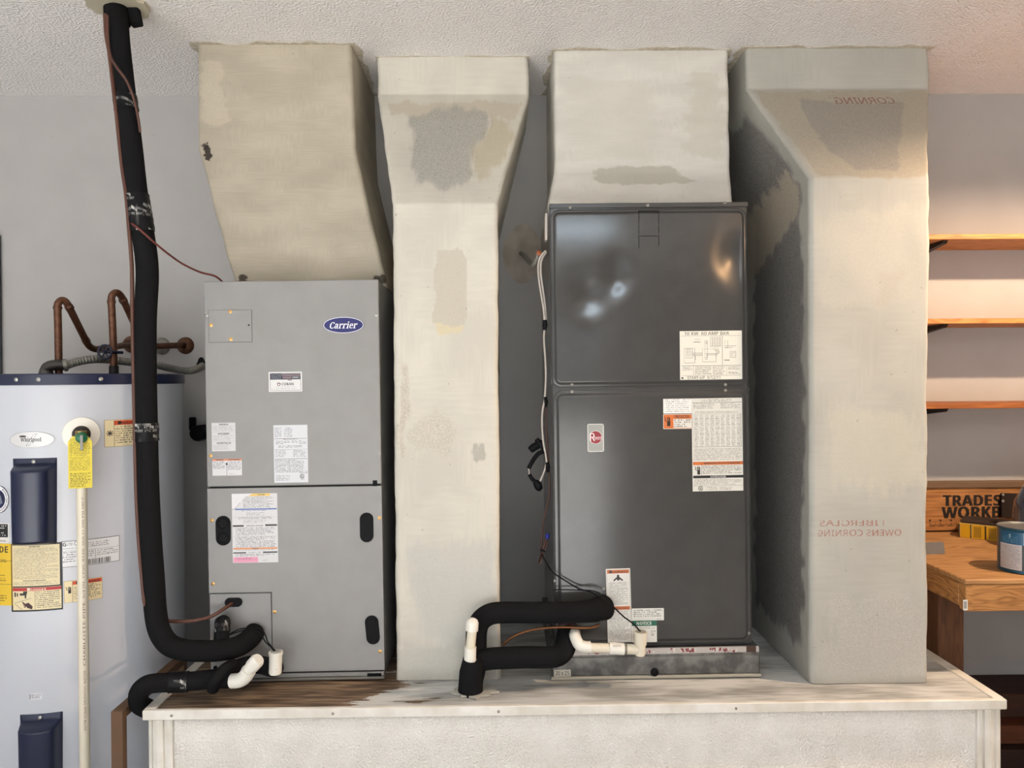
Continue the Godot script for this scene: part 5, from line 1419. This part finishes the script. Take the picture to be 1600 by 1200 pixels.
# ------------------------------------------------------------------ lines of the dark unit
func middle_lines() -> void:
	var r := 0.0315
	var D := 2.295
	var base := on_level(737, 1066, DECK)
	base.z = -2.29
	var t := thing("insulated_pipe", "black foam insulated pipe looping from the dark cabinet into the platform", "pipe", Vector3(base.x, DECK, base.z))
	var up := spline([pt(944, 949, 2.345), pt(936, 951, 2.325), pt(925, 954, 2.305), pt(905, 956, 2.295), pt(880, 957, D), pt(830, 957, D), pt(785, 957, D), pt(765, 960, D), pt(751, 970, D), pt(745, 985, D), pt(744, 1005, D), pt(744, 1030, D), pt(742, 1048, D), pt(739, 1062, D), Vector3(pt(738, 1066, D).x, DECK - 0.01, -D)], 8)
	var rr: Array = []
	for i in up.size(): rr.append(lerpf(0.038, r, clampf(i / 26.0, 0, 1)))
	part(t, "foam_sleeve", Geo.new().tube(up, rr, 22), M.black)
	var lo := spline([pt(886, 990, 2.345), pt(884, 1002, 2.31), pt(882, 1014, 2.285), pt(872, 1024, 2.272), pt(855, 1027, 2.268), pt(820, 1027, 2.265), pt(785, 1028, 2.262), pt(760, 1030, 2.262), pt(745, 1034, 2.27)], 8)
	part(t, "lower_sleeve", Geo.new().tube(lo, r, 22), M.black)
	part(t, "foam_boot", Geo.new().tube([Vector3(pt(735, 1070, 2.25).x, DECK, -2.25), pt(736, 1050, 2.235), pt(739, 1030, 2.23)], [0.037, 0.034, 0.029], 22), M.black)
	var sp := PackedVector2Array()
	for i in 26: sp.append(Vector2(cos(TAU * i / 26) * 0.062, sin(TAU * i / 26) * 0.05) * (1.0 + 0.16 * sin(i * 2.3) + 0.08 * sin(i * 5.1)))
	part(t, "sealant_collar", Geo.new().extrude(sp, 0.0, 0.005, Transform3D(Basis(Vector3(1, 0, 0), Vector3(0, 0, -1), Vector3(0, 1, 0)), Vector3(base.x + 0.012, DECK, -2.255))), mat(Color(0.72, 0.71, 0.67), 0.8))
	# white clean-out pipe
	var c := thing("cleanout_pipe", "upright white plastic pipe with domed cap before the black loop", "pipe", pt(735, 1038, 2.225))
	part(c, "coupling", Geo.new().tube([pt(734, 1038, 2.225), pt(735, 1011, 2.225)], 0.0175, 20), M.pvc)
	part(c, "side_outlet", Geo.new().tube([pt(734, 1031, 2.225), pt(741, 1029, 2.22)], 0.012, 16), M.pvc)
	part(c, "tube", Geo.new().tube([pt(735, 1012, 2.225), pt(738, 982, 2.225)], 0.0138, 20), M.pvc_cream)
	part(c, "cap", Geo.new().tube([pt(737, 985, 2.225), pt(738, 973, 2.225), pt(738, 968.5, 2.225), pt(738.2, 966, 2.225)], [0.0185, 0.0185, 0.015, 0.007], 20), M.pvc)
	# white trap with float switch
	var h := thing("drain_trap", "white plastic drain assembly with float cup below the dark cabinet", "pipe", pt(950, 1022, 2.27))
	part(h, "elbow", Geo.new().tube(spline([pt(898, 988, 2.345), pt(898, 992, 2.30), pt(900, 999, 2.28), pt(906, 1008, 2.27), pt(916, 1011, 2.268), pt(923, 1011, 2.268)], 6), 0.0172, 20), M.pvc)
	part(h, "elbow_rim", Geo.new().tube([pt(897, 993, 2.302), pt(899, 997, 2.288)], 0.0185, 18), mat(Color(0.62, 0.64, 0.65), 0.35))
	part(h, "tube", Geo.new().tube([pt(922, 1012, 2.268), pt(955, 1013, 2.268)], 0.0138, 18), M.pvc_cream)
	part(h, "coupling", Geo.new().tube([pt(952, 1013, 2.268), pt(975, 1014, 2.268)], 0.0172, 20), M.pvc)
	part(h, "glue_ring", Geo.new().tube([pt(975, 1014, 2.268), pt(979, 1014, 2.268)], 0.0160, 18), mat(Color(0.48, 0.46, 0.40), 0.5))
	part(h, "tee_arm", Geo.new().tube([pt(979, 1014, 2.268), pt(1000, 1015, 2.268)], 0.0148, 18), M.pvc_cream)
	var cb := pt(1000, 1024, 2.268)
	var ct := pt(1001, 987, 2.268)
	part(h, "float_cup", Geo.new().tube([cb, cb.lerp(ct, 0.07), cb.lerp(ct, 0.42), cb.lerp(ct, 0.48), cb.lerp(ct, 0.9), cb.lerp(ct, 0.92), ct], [0.013, 0.0155, 0.0155, 0.0185, 0.0185, 0.0200, 0.0200], 22), M.pvc_cream)
	part(h, "cup_lid", Geo.new().tube([ct, ct + Vector3(0, 0.0015, 0)], [0.0165, 0.0155], 18), mat(Color(0.58, 0.57, 0.53), 0.5))
	var pr := Pic.new(self, 44, 100, Color(0.88, 0.85, 0.77))
	for i in 13: pr.rect(12 + (i * 7) % 18, 8 + i * 6.5, 20 + (i * 11) % 20, 11 + i * 6.5, Color(0.2, 0.18, 0.16))
	part(h, "print", Geo.new().arc_sheet(cb, 0.0187, 0.1, 0.75, cb.y + 0.038, cb.y + 0.066, false, 0.0002), print_mat(pr, 0.4))
	pr = Pic.new(self, 80, 24, Color(0.90, 0.89, 0.85))
	pr.frame(2, 4, 78, 20, 1.5, Color(0.2, 0.2, 0.2)).scrawl(8, 8, 74, 19, 9, Color(0.15, 0.15, 0.15))
	var lb := pt(964, 1009, 2.2503)
	label_on(h, "print_label", lb.x - h.position.x - 0.012, lb.y - h.position.y - 0.003, lb.x - h.position.x + 0.012, lb.y - h.position.y + 0.003, lb.z - h.position.z, print_mat(pr), 0.0, 0.0008)
	# thin copper drain, red cap, wires
	solo("copper_line", Geo.new().tube(spline(pxline([[786, 1008, 2.335], [797, 998, 2.335], [812, 990, 2.335], [835, 983.5, 2.33], [860, 980.5, 2.32], [885, 980, 2.31], [915, 981, 2.30], [930, 979, 2.31], [936, 976, 2.335]], D), 6), 0.0042, 10), mat(Color(0.50, 0.33, 0.20), 0.4, 0.6), "thin bare copper line curving below the upper black pipe", "copper line")
	var rc := pt(884, 981, 2.345)
	solo("red_plug", Geo.new().lathe([Vector2(0.024, -0.006), Vector2(0.024, 0.006), Vector2(0.019, 0.010), Vector2(0.012, 0.010), Vector2(0.011, 0.004), Vector2(0, 0.004)], 20, Transform3D(Basis(Vector3.RIGHT, PI / 2), rc)), mat(Color(0.30, 0.05, 0.07), 0.4), "dark red drain plug between the two black pipes", "plug")
	solo("black_wire", Geo.new().tube(spline([pt(846, 866, 2.41), pt(852, 876, 2.38), pt(864, 894, 2.335), pt(886, 909, 2.325), pt(905, 920, 2.32), pt(925, 926, 2.31), pt(945, 938, 2.27), pt(960, 950, 2.27), pt(975, 964, 2.265), pt(990, 975, 2.26), pt(998, 984, 2.265), ct + Vector3(0, 0.001, 0)], 7), 0.0024, 7), M.plastic, "black wire drooping across the dark cabinet to the float cup", "wire")
	solo("black_wire", Geo.new().tube(spline([pt(864, 921, 2.34), pt(885, 921.5, 2.325), pt(905, 922, 2.325), pt(926, 923, 2.31), pt(936, 927, 2.30), pt(939, 934, 2.30)], 7), 0.0018, 7), M.plastic, "short black wire lying on top of the upper black pipe", "wire")

# ------------------------------------------------------------------ wires hanging beside the dark unit
func wall_wires() -> void:
	var D := 2.42
	for q in [[[[853, 392], [846, 399], [841.5, 410], [841, 424], [843, 442], [846, 462], [849, 480], [851, 500]], "outer of two white cables hanging beside the dark cabinet"], [[[853, 394], [848, 402], [845, 412], [845, 426], [847, 444], [850, 464], [852, 482], [853, 500]], "inner of two white cables hanging beside the dark cabinet"]]:
		solo("white_cable", Geo.new().tube(spline(pxline(q[0], D if q[1].begins_with("outer") else 2.425), 6), 0.0034, 8), M.white_cable, q[1], "cable", "white cables beside the dark cabinet")
	var t := thing("control_cable", "pale cable with black tape wraps hanging beside the dark cabinet", "cable", pt(850, 640, D))
	part(t, "cord", Geo.new().tube(spline(pxline([[852, 498], [851, 512], [850, 530], [852, 560], [853, 590], [851, 625], [848, 640], [847, 660], [849, 690], [853, 712], [855, 730]], D), 6), 0.0033, 8), M.white_cable)
	for q in [[851, 500, 851, 516, 0.0085], [852, 620, 853, 636, 0.007], [855, 722, 856, 738, 0.007]]:
		part(t, "tape_wrap", Geo.new().tube([pt(q[0], q[1], D), pt((q[0] + q[2]) / 2.0 + 0.6, (q[1] + q[3]) / 2.0, D), pt(q[2], q[3], D)], [q[4] * 0.7, q[4], q[4] * 0.6], 9), M.plastic)
	solo("brown_cable", Geo.new().tube(spline(pxline([[852, 600, 2.43], [853, 640, 2.43], [854, 680, 2.43], [857, 720, 2.43], [859, 765, 2.43], [857, 782, 2.43], [852, 802, 2.43], [848, 825, 2.43], [846, 850, 2.43], [845, 872, 2.43]], D), 6), 0.0026, 8), M.cable, "brown cable dangling down the side of the dark cabinet", "cable")
	t = thing("taped_harness", "black taped wire loop dangling between the narrow duct and dark cabinet", "wire loop", pt(838, 766, 2.44))
	part(t, "taped_knot", Geo.new().tube(spline(pxline([[828, 704], [834, 699], [841, 695], [848, 690]], 2.44), 3), [0.009, 0.012, 0.012, 0.013, 0.012, 0.013, 0.010, 0.011, 0.009, 0.007], 9), M.plastic)
	part(t, "taped_knot", Geo.new().tube(pxline([[838, 686], [844, 694], [850, 702]], 2.44), [0.007, 0.011, 0.006], 8), M.plastic)
	part(t, "taped_loop", Geo.new().tube(spline(pxline([[850, 705], [841, 709], [833, 719], [826, 732]], 2.44), 5), 0.0068, 9), M.plastic)
	part(t, "bare_wire", Geo.new().tube(pxline([[826, 732], [827, 742]], 2.44), 0.002, 6), M.white_cable)
	part(t, "taped_loop", Geo.new().tube(spline(pxline([[827, 741], [831, 748], [838, 754]], 2.44), 4), 0.0062, 9), M.plastic)
	part(t, "taped_knot", Geo.new().tube(pxline([[836, 752], [840, 757], [842, 763], [841, 767]], 2.44), [0.009, 0.014, 0.013, 0.006], 9), M.plastic)
	part(t, "taped_tail", Geo.new().tube(spline(pxline([[844, 752], [850, 738], [853, 726]], 2.44), 4), 0.0030, 7), M.white_cable)
	t = thing("wire_splice", "bundle of brown wire ends with a blue wire nut beside the cabinet", "wire splice", pt(847, 880, D))
	for q in [[[855, 838], [851, 852], [846, 866], [842, 878]], [[856, 840], [853, 856], [848, 868], [845, 881]], [[853, 842], [849, 856], [844, 872], [841, 880]]]:
		part(t, "wire", Geo.new().tube(spline(pxline(q, D - 0.01), 4), 0.0022, 6), M.cable)
	part(t, "wire_nut", Geo.new().tube(pxline([[856, 834], [855, 842]], D - 0.01), [0.0075, 0.005], 8), mat(Color(0.10, 0.16, 0.55), 0.4))
	part(t, "wire_tie", Geo.new().tube(pxline([[844, 859], [852, 862]], D - 0.012), 0.004, 6), M.plastic)
	# conduit into the wall patch
	t = thing("wall_conduit", "short bent metal conduit with an orange end by the wall patch", "conduit", pt(832, 416, 2.6))
	part(t, "hose", Geo.new().tube(spline([pt(814, 396, 3.04), pt(820, 400, 2.8), pt(828, 410, 2.55), pt(833, 414, 2.48), pt(838, 407, 2.46), pt(842, 398, 2.45)], 6), 0.0085, 10), M.dull_steel)
	part(t, "end_bushing", Geo.new().tube([pt(841, 399, 2.452), pt(843.5, 393, 2.445)], [0.0125, 0.0125], 14), M.dull_steel)
	var ob := pt(842, 395.5, 2.434)
	part(t, "orange_plug", Geo.new().lathe([Vector2(0.008, 0), Vector2(0.008, 0.004), Vector2(0, 0.006)], 12, Transform3D(Basis(Vector3.RIGHT, PI / 2), ob)), mat(Color(0.60, 0.30, 0.12), 0.5))
	var s0 := pt(852, 376, 2.40)
	var s1 := pt(855, 334, 2.40)
	solo("hanger_strap", Geo.new().box(Vector3(s0.x - 0.001, s0.y, -2.43), Vector3(s1.x, s1.y, -2.39), 0.0008), M.white_cable, "pale metal hanger strap at the dark cabinet's upper edge", "strap")

# ------------------------------------------------------------------ shelves and workbench
func bench_corner() -> void:
	var pine := wood_tex(Color(0.80, 0.56, 0.31), Color(0.58, 0.36, 0.17), 71, 512, 96, 2)
	var steel := mat(Color(0.12, 0.115, 0.11), 0.5, 0.3)
	var x0 := 1.30
	var x1 := 3.3
	var k := 0
	for q in [[366, 373, 391, "pine wall shelf, top one of the three beside the duct"], [497, 503, 512, "pine wall shelf, middle one of the three beside the duct"], [625, 630, 634, "pine wall shelf, lowest one of the three beside the duct"]]:
		var yb: float = pt(1530, q[2], -WALL).y
		var zf: float = -2.80
		var yt := yb + 0.019
		var t := thing("wall_shelf", q[3], "shelf", Vector3((x0 + x1) / 2, yb, WALL + 0.12), Vector3.ZERO, "wall shelves above the workbench")
		var g := Geo.new().box(Vector3(x0, yb, WALL), Vector3(x1, yt, zf), 0.0015)
		for i in g.v.size(): g.uv[i] = Vector2(g.v[i].x * 0.9 + k * 0.3, (g.v[i].z + g.v[i].y) * 4.0)
		part(t, "board", g, mat(Color(1, 1, 1) if k < 2 else Color(0.8, 0.7, 0.62), 0.55, 0.0, pine))
		# pressed steel bracket under the board
		for bx in [1.64, 2.6]:
			var pl := PackedVector2Array([Vector2(-0.235, 0.0), Vector2(0.0, 0.0), Vector2(0.0, -0.13), Vector2(-0.02, -0.13), Vector2(-0.035, -0.035), Vector2(-0.225, -0.012)])
			var ax := Transform3D(Basis(Vector3(0, 0, -1), Vector3(0, 1, 0), Vector3(1, 0, 0)), Vector3(bx, yb, WALL))
			var br := part(t, "bracket", Geo.new().extrude(pl, -0.010, 0.010, ax), steel)
			part(br, "bracket_foot", Geo.new().box(Vector3(bx - 0.016, yb - 0.15, WALL), Vector3(bx + 0.016, yb, WALL + 0.003), 0.001), steel)
		k += 1
	# workbench
	var top := 0.826
	var bx0 := 1.405
	var bx1 := 3.2
	var zf := -2.314
	var t := thing("workbench", "worn wooden workbench with stamped backboard beside the duct", "workbench", Vector3(2.3, 0, -2.7))
	var ply := wood_tex(Color(0.74, 0.56, 0.36), Color(0.50, 0.35, 0.20), 81, 512, 256, 4)
	var fir := wood_tex(Color(0.76, 0.55, 0.32), Color(0.47, 0.30, 0.15), 83, 512, 96, 2)
	var fir_m := mat(Color.WHITE, 0.6, 0.0, fir)
	var dark := wood_tex(Color(0.40, 0.25, 0.14), Color(0.26, 0.15, 0.08), 85, 256, 128, 1)
	var dark_m := mat(Color.WHITE, 0.7, 0.0, dark)
	var wood_box := func(lo: Vector3, hi: Vector3, su: float, sv: float, axis: int) -> Geo:    # grain along the axis
		var g := Geo.new().box(lo, hi, 0.003)
		for i in g.v.size():
			var q := g.v[i]
			var o: float = q[(axis + 1) % 3] + q[(axis + 2) % 3]
			g.uv[i] = Vector2(q[axis] * su, o * sv)
		return g
	part(t, "top_board", wood_box.call(Vector3(bx0, top - 0.016, WALL), Vector3(bx1, top, zf), 0.8, 1.6, 0), mat(Color.WHITE, 0.65, 0.0, ply))
	part(t, "front_rail", wood_box.call(Vector3(bx0 + 0.004, top - 0.098, zf - 0.038), Vector3(bx1, top - 0.0165, zf - 0.001), 1.4, 6.0, 0), fir_m)
	part(t, "side_rail", wood_box.call(Vector3(bx0 + 0.004, top - 0.09, WALL), Vector3(bx0 + 0.042, top - 0.0165, zf - 0.0385), 1.4, 6.0, 2), fir_m)
	part(t, "leg_panel", wood_box.call(Vector3(1.43, 0, -2.80), Vector3(1.515, top - 0.0905, -2.50), 2.0, 4.0, 1), dark_m)
	part(t, "brace", Geo.new().box(Vector3(-0.45, -0.035, -0.019), Vector3(0.45, 0.035, 0.019), 0.003, Transform3D(Basis(Vector3.BACK, -0.62), Vector3(2.12, 0.46, -2.6))), dark_m)
	var yb: float = pt(1480, 828, 3.03).y
	var yt: float = pt(1480, 762, 3.03).y
	# stamped backboard
	var pic := Pic.new(self, 1024, 264, Color(0.66, 0.46, 0.26))
	var fn := noise(0.02, 3, 91)
	for y in 264:
		for x in 1024: pic.im.set_pixel(x, y, Color(0.70, 0.49, 0.28).lerp(Color(0.52, 0.34, 0.18), clampf(0.4 + fn.get_noise_2d(x * 0.25, y * 3.0) * 0.9, 0, 1)))
	var ink := Color(0.08, 0.06, 0.05)
	var bw := 1.05
	var bx := 1.62
	var S := func(px: float, py: float) -> Vector2:
		var w := pt(px, py, 3.02)
		return Vector2((w.x - bx) / bw * 1024.0, (yt - w.y) / (yt - yb) * 264.0)
	var a: Vector2 = S.call(1473, 774)
	var b: Vector2 = S.call(1563, 790)
	for o in [0.0, 3.0]: pic.text("TRADES", a.x + o, a.y, b.x + o, b.y, ink, "sans_bold")
	a = S.call(1471, 792); b = S.call(1563, 809)
	for o in [0.0, 3.0]: pic.text("WORKB", a.x + o, a.y, b.x + o, b.y, ink, "sans_bold")
	for i in 90:
		var u: float = S.call(1453 + i * 1.65, 823).x
		pic.rect(u, 228 if i % 5 else 214, u + 1.6, 240, ink)
		if i % 10 == 0: pic.rect(u - 3, 196, u + 4, 206, ink)
	var gb := Geo.new().box(Vector3(bx, yb, WALL), Vector3(bx + bw, yt, -3.02), 0.001)
	for i in gb.v.size(): gb.uv[i] = Vector2((gb.v[i].x - bx) / bw, (yt - gb.v[i].y) / (yt - yb))
	part(t, "back_board", gb, print_mat(pic, 0.6))
	part(t, "back_ledge", Geo.new().box(Vector3(1.5, yt + 0.0005, WALL), Vector3(bx1, pt(1480, 752, 3.03).y, -3.012), 0.002), mat(Color(0.42, 0.33, 0.25), 0.7))
	var sl := pt(1505, 946, 2.311)
	var sp := Pic.new(self, 40, 72, Color(0.85, 0.85, 0.83))
	for i in 9: sp.rect(6 + i * 3, 10, 7 + i * 3 + i % 2, 60, ink)
	label_on(t, "bar_code_sticker", sl.x - t.position.x + 0.002, sl.y - 0.016, sl.x - t.position.x + 0.016, sl.y + 0.016, zf - 0.001 - t.position.z, print_mat(sp))
	# paint can
	var cc := Vector3(pt(1601, 880, 2.42).x, top, -2.42)
	t = thing("paint_can", "blue and black labelled metal paint can on the workbench", "can", cc)
	part(t, "body", Geo.new().lathe([Vector2(0, 0.0), Vector2(0.074, 0.0), Vector2(0.076, 0.003), Vector2(0.0745, 0.007), Vector2(0.0745, 0.133), Vector2(0.077, 0.137), Vector2(0.0765, 0.141)], 40, Transform3D(Basis.IDENTITY, cc)), mat(Color(0.10, 0.28, 0.36), 0.3, 0.3))
	part(t, "lid", Geo.new().lathe([Vector2(0.0765, 0.141), Vector2(0.073, 0.142), Vector2(0.070, 0.136), Vector2(0.062, 0.135), Vector2(0.060, 0.139), Vector2(0, 0.139)], 40, Transform3D(Basis.IDENTITY, cc)), M.steel)
	var lp := Pic.new(self, 640, 256, Color(0.07, 0.07, 0.075))
	lp.rect(0, 0, 640, 84, Color(0.10, 0.32, 0.45)).rect(0, 84, 210, 256, Color(0.70, 0.68, 0.68)).scrawl(8, 96, 204, 248, 9, Color(0.3, 0.3, 0.3)).scrawl(230, 100, 420, 190, 18, Color(0.75, 0.75, 0.75)).scrawl(230, 200, 420, 250, 20, Color(0.9, 0.9, 0.9), Color(0, 0, 0, 0), 0.7).rect(222, 0, 300, 84, Color(0.45, 0.58, 0.68)).scrawl(30, 30, 180, 76, 12, Color(0.45, 0.6, 0.68)).text("1", 100, 16, 112, 40, Color(0.85, 0.88, 0.9), "sans_bold")
	part(t, "paper_label", Geo.new().arc_sheet(cc, 0.0748, -1.62, 1.2, top + 0.012, top + 0.130), print_mat(lp, 0.3))
	# blue bottle
	var bc := Vector3(pt(1638, 840, 2.70).x, top, -2.70)
	t = thing("cleaner_bottle", "clear bottle of dark blue liquid behind the paint can", "bottle", bc)
	var glass := mat(Color(0.75, 0.82, 0.86, 0.06), 0.05)
	glass.transparency = BaseMaterial3D.TRANSPARENCY_ALPHA
	part(t, "shell", Geo.new().lathe([Vector2(0, 0.001), Vector2(0.104, 0.001), Vector2(0.108, 0.008), Vector2(0.108, 0.13), Vector2(0.103, 0.165), Vector2(0.082, 0.21), Vector2(0.055, 0.26), Vector2(0.035, 0.29), Vector2(0.026, 0.302), Vector2(0.026, 0.325)], 40, Transform3D(Basis.IDENTITY, bc)), glass)
	part(t, "liquid", Geo.new().lathe([Vector2(0, 0.003), Vector2(0.102, 0.003), Vector2(0.106, 0.01), Vector2(0.106, 0.13), Vector2(0.101, 0.165), Vector2(0.080, 0.209), Vector2(0.074, 0.222), Vector2(0, 0.222)], 40, Transform3D(Basis.IDENTITY, bc)), mat(Color(0.05, 0.12, 0.24), 0.15))
	part(t, "cap", Geo.new().lathe([Vector2(0, 0.306), Vector2(0.030, 0.306), Vector2(0.030, 0.346), Vector2(0.027, 0.35), Vector2(0, 0.35)], 24, Transform3D(Basis.IDENTITY, bc)), M.pvc)
	var bp := Pic.new(self, 160, 120, Color(0.66, 0.70, 0.78))
	bp.rect(0, 34, 160, 64, Color(0.12, 0.14, 0.32)).scrawl(10, 8, 150, 30, 9, Color(0.2, 0.25, 0.4)).scrawl(10, 70, 150, 116, 9, Color(0.2, 0.25, 0.4))
	part(t, "paper_label", Geo.new().arc_sheet(bc, 0.1085, -0.55, 0.5, top + 0.02, top + 0.125), print_mat(bp, 0.3))
	# yellow carton
	var yc := on_level(1548, 848, top)
	var xf := Transform3D(Basis(Vector3.UP, -0.72), yc + Vector3(0.075, 0, -0.09))
	t = thing("yellow_carton", "yellow striped carton with brown top beside the paint can", "carton", xf.origin, Vector3(0, rad_to_deg(-0.72), 0))
	var yp := Pic.new(self, 420, 120, Color(0.80, 0.62, 0.05))
	for q in [0, 74, 166]: yp.rect(q, 0, q + 10, 120, Color(0.12, 0.10, 0.05))
	for q in [96, 190, 240, 300]: yp.rect(q, 20, q + 44, 112, Color(0.62, 0.48, 0.06)).rect(q + 44, 10, q + 46, 116, Color(0.2, 0.16, 0.05))
	for i in 12: yp.rect(6, i * 10, 10, i * 10 + 5, Color(0.85, 0.82, 0.7)).rect(80, i * 10, 84, i * 10 + 5, Color(0.85, 0.82, 0.7))
	yp.rect(0, 0, 420, 6, Color(0.80, 0.70, 0.40))
	part(t, "box", Geo.new().box(Vector3(-0.11, 0, -0.075), Vector3(0.11, 0.056, 0.075), 0.002), mat(Color(0.70, 0.55, 0.08), 0.45), true)
	part(t, "front_print", Geo.new().extrude(rrect(-0.109, 0.001, 0.109, 0.055, 0.001), 0.0748, 0.0756), print_mat(yp, 0.4), true)
	part(t, "lid", Geo.new().extrude(PackedVector2Array([Vector2(-0.108, -0.06), Vector2(-0.09, -0.074), Vector2(0.109, -0.074), Vector2(0.109, 0.074), Vector2(-0.1, 0.074), Vector2(-0.109, 0.05)]), 0.0, 0.006, Transform3D(Basis(Vector3(1, 0, 0), Vector3(0, 0, 1), Vector3(0, -1, 0)), Vector3(0, 0.0625, 0))), mat(Color(0.17, 0.115, 0.09), 0.7), true)
	# saw blade
	var s := on_level(1465, 866, top)
	var teeth := PackedVector2Array([Vector2(-0.14, 0.001), Vector2(0.022, 0.001), Vector2(0.028, 0.004), Vector2(0.022, 0.038)])
	for i in 16: teeth.append_array([Vector2(0.02 - i * 0.009, 0.045), Vector2(0.0155 - i * 0.009, 0.040)])
	teeth.append(Vector2(-0.14, 0.046))
	solo("saw_blade", Geo.new().extrude(teeth, -0.0008, 0.0008, Transform3D(Basis(Vector3.UP, 0.12), s)), mat(Color(0.52, 0.53, 0.54), 0.4, 0.3), "grey toothed saw blade tip poking out behind the duct", "saw blade")
	# tool sheath on the backboard
	var h0 := pt(1563, 800, 3.015)
	var h1 := pt(1600, 770, 3.015)
	t = thing("tool_sheath", "dark leather tool sheath with rivets against the backboard", "sheath", Vector3(h0.x + 0.05, h0.y, -3.01))
	part(t, "leather", Geo.new().extrude(PackedVector2Array([Vector2(h0.x, h0.y - 0.02), Vector2(h1.x, h0.y - 0.03), Vector2(h1.x + 0.03, h1.y - 0.004), Vector2(h0.x + 0.004, h1.y), Vector2(h0.x, h1.y - 0.006)]), -3.018, -3.005), mat(Color(0.10, 0.06, 0.045), 0.6))
	for q in [[1567, 773], [1567, 783]]:
		var w := pt(q[0], q[1], 3.005)
		part(t, "rivet", Geo.new().lathe([Vector2(0.006, 0), Vector2(0.005, 0.002), Vector2(0.0025, 0.003), Vector2(0, 0.001)], 14, Transform3D(Basis(Vector3.RIGHT, PI / 2), w)), M.steel)
	# planks stored under the bench
	k = 0
	for q in [[0.155, 0.245, -2.86, "dark brown plank on top of the pile under the workbench"], [0.085, 0.153, -2.80, "lighter brown plank in the middle of the pile under the workbench"], [0.0, 0.083, -2.76, "dark plank at the bottom of the pile under the workbench"]]:
		var g: Geo = wood_box.call(Vector3(1.53, q[0], WALL), Vector3(3.2, q[1], q[2]), 1.5, 3.0 + k, 0)
		solo("plank", g, mat([Color(0.62, 0.5, 0.45), Color(1.0, 0.85, 0.7), Color(0.5, 0.4, 0.36)][k], 0.7, 0.0, dark), q[3], "plank", "planks under the workbench")
		k += 1
	# cardboard filter frame standing between heater and platform
	var f0 := pt(173, 1112, 2.14)
	t = thing("filter_frame", "brown cardboard filter frame standing between heater and platform", "frame", Vector3(f0.x + 0.012, 0, -2.3))
	var card := mat(Color(0.40, 0.30, 0.22), 0.8)
	var fx0 := f0.x
	var fx1 := f0.x + 0.032
	var ft := f0.y
	var fb := ft - 0.40
	for q in [[-2.165, -2.14, fb, ft], [-2.58, -2.555, fb, ft]]:
		part(t, "upright", Geo.new().box(Vector3(fx0, q[2], q[0]), Vector3(fx1, q[3], q[1]), 0.001), card)
	part(t, "top_strip", Geo.new().box(Vector3(fx0, ft - 0.025, -2.555), Vector3(fx1, ft, -2.165), 0.001), card)
	part(t, "bottom_strip", Geo.new().box(Vector3(fx0, fb, -2.555), Vector3(fx1, fb + 0.025, -2.165), 0.001), card)
	t.position.y = fb
	for c in t.get_children(): c.position.y -= fb

# ------------------------------------------------------------------ lamps outside the frame
func lamps() -> void:
	var warm := Color(1.0, 0.86, 0.72)
	var at := Vector3(2.15, 2.385, -1.88)
	var t := thing("shop_lamp", "hanging metal shaded lamp over the workbench", "lamp", at + Vector3(0, -0.05, 0))
	part(t, "shade", Geo.new().lathe([Vector2(0.13, -0.036), Vector2(0.132, -0.034), Vector2(0.045, 0.075), Vector2(0.02, 0.09), Vector2(0.02, 0.086), Vector2(0.042, 0.07), Vector2(0.128, -0.036)], 36, Transform3D(Basis.IDENTITY, at)), mat(Color(0.25, 0.25, 0.25), 0.5, 0.3))
	part(t, "cord", Geo.new().tube([at + Vector3(0, 0.08, 0), Vector3(at.x, CEIL, at.z)], 0.005, 8), M.plastic)
	bulb(t, at, warm, 3.1)
	at = Vector3(2.0, 2.47, 1.0)
	t = thing("ceiling_bulb", "bare warm bulb in a ceiling holder behind the viewer", "lamp", at + Vector3(0, -0.03, 0))
	part(t, "holder", Geo.new().lathe([Vector2(0.025, 0.03), Vector2(0.03, 0.05), Vector2(0.05, 0.098), Vector2(0, 0.099)], 24, Transform3D(Basis.IDENTITY, at)), M.pvc)
	bulb(t, at, Color(1.0, 0.78, 0.55), 0.32)
	# cool tube light on the ceiling behind the viewer
	at = Vector3(0.5, 2.53, 0.7)
	t = thing("tube_light", "cool white tube light on the ceiling behind the viewer", "lamp", at)
	part(t, "housing", Geo.new().box(at + Vector3(-0.32, 0.0, -0.05), at + Vector3(0.32, 0.04, 0.05), 0.004), M.pvc)
	var glow := mat(Color.WHITE, 0.4)
	glow.emission_enabled = true
	glow.emission = Color(0.86, 0.94, 1.0)
	glow.emission_energy_multiplier = 4.0
	part(t, "tube", Geo.new().tube([at + Vector3(-0.29, -0.018, 0), at + Vector3(0.29, -0.018, 0)], 0.014, 14), glow)
	var al := AreaLight3D.new()
	al.name = "tube_area_light"
	al.area_size = Vector2(0.58, 0.014)
	al.light_color = Color(0.86, 0.94, 1.0)
	al.light_energy = 1.5
	al.area_range = 14.0
	al.area_attenuation = 2.0
	al.shadow_enabled = true
	al.rotation_degrees = Vector3(-90, 0, 0)
	t.add_child(al)
	al.position = Vector3(0, -0.035, 0)

func bulb(t: Node3D, at: Vector3, c: Color, energy: float) -> void:
	var m := mat(Color.WHITE, 0.4)
	m.emission_enabled = true
	m.emission = c
	m.emission_energy_multiplier = 6.0
	part(t, "bulb", Geo.new().lathe([Vector2(0, -0.03), Vector2(0.015, -0.026), Vector2(0.026, -0.015), Vector2(0.03, 0), Vector2(0.026, 0.015), Vector2(0.015, 0.026), Vector2(0, 0.03)], 24, Transform3D(Basis.IDENTITY, at)), m)
	var o := OmniLight3D.new()
	o.name = "bulb_light"
	o.light_color = c
	o.light_energy = energy
	o.light_size = 0.022
	o.omni_range = 12.0
	o.omni_attenuation = 2.0
	o.shadow_enabled = true
	t.add_child(o)
	o.position = t.transform.affine_inverse() * at
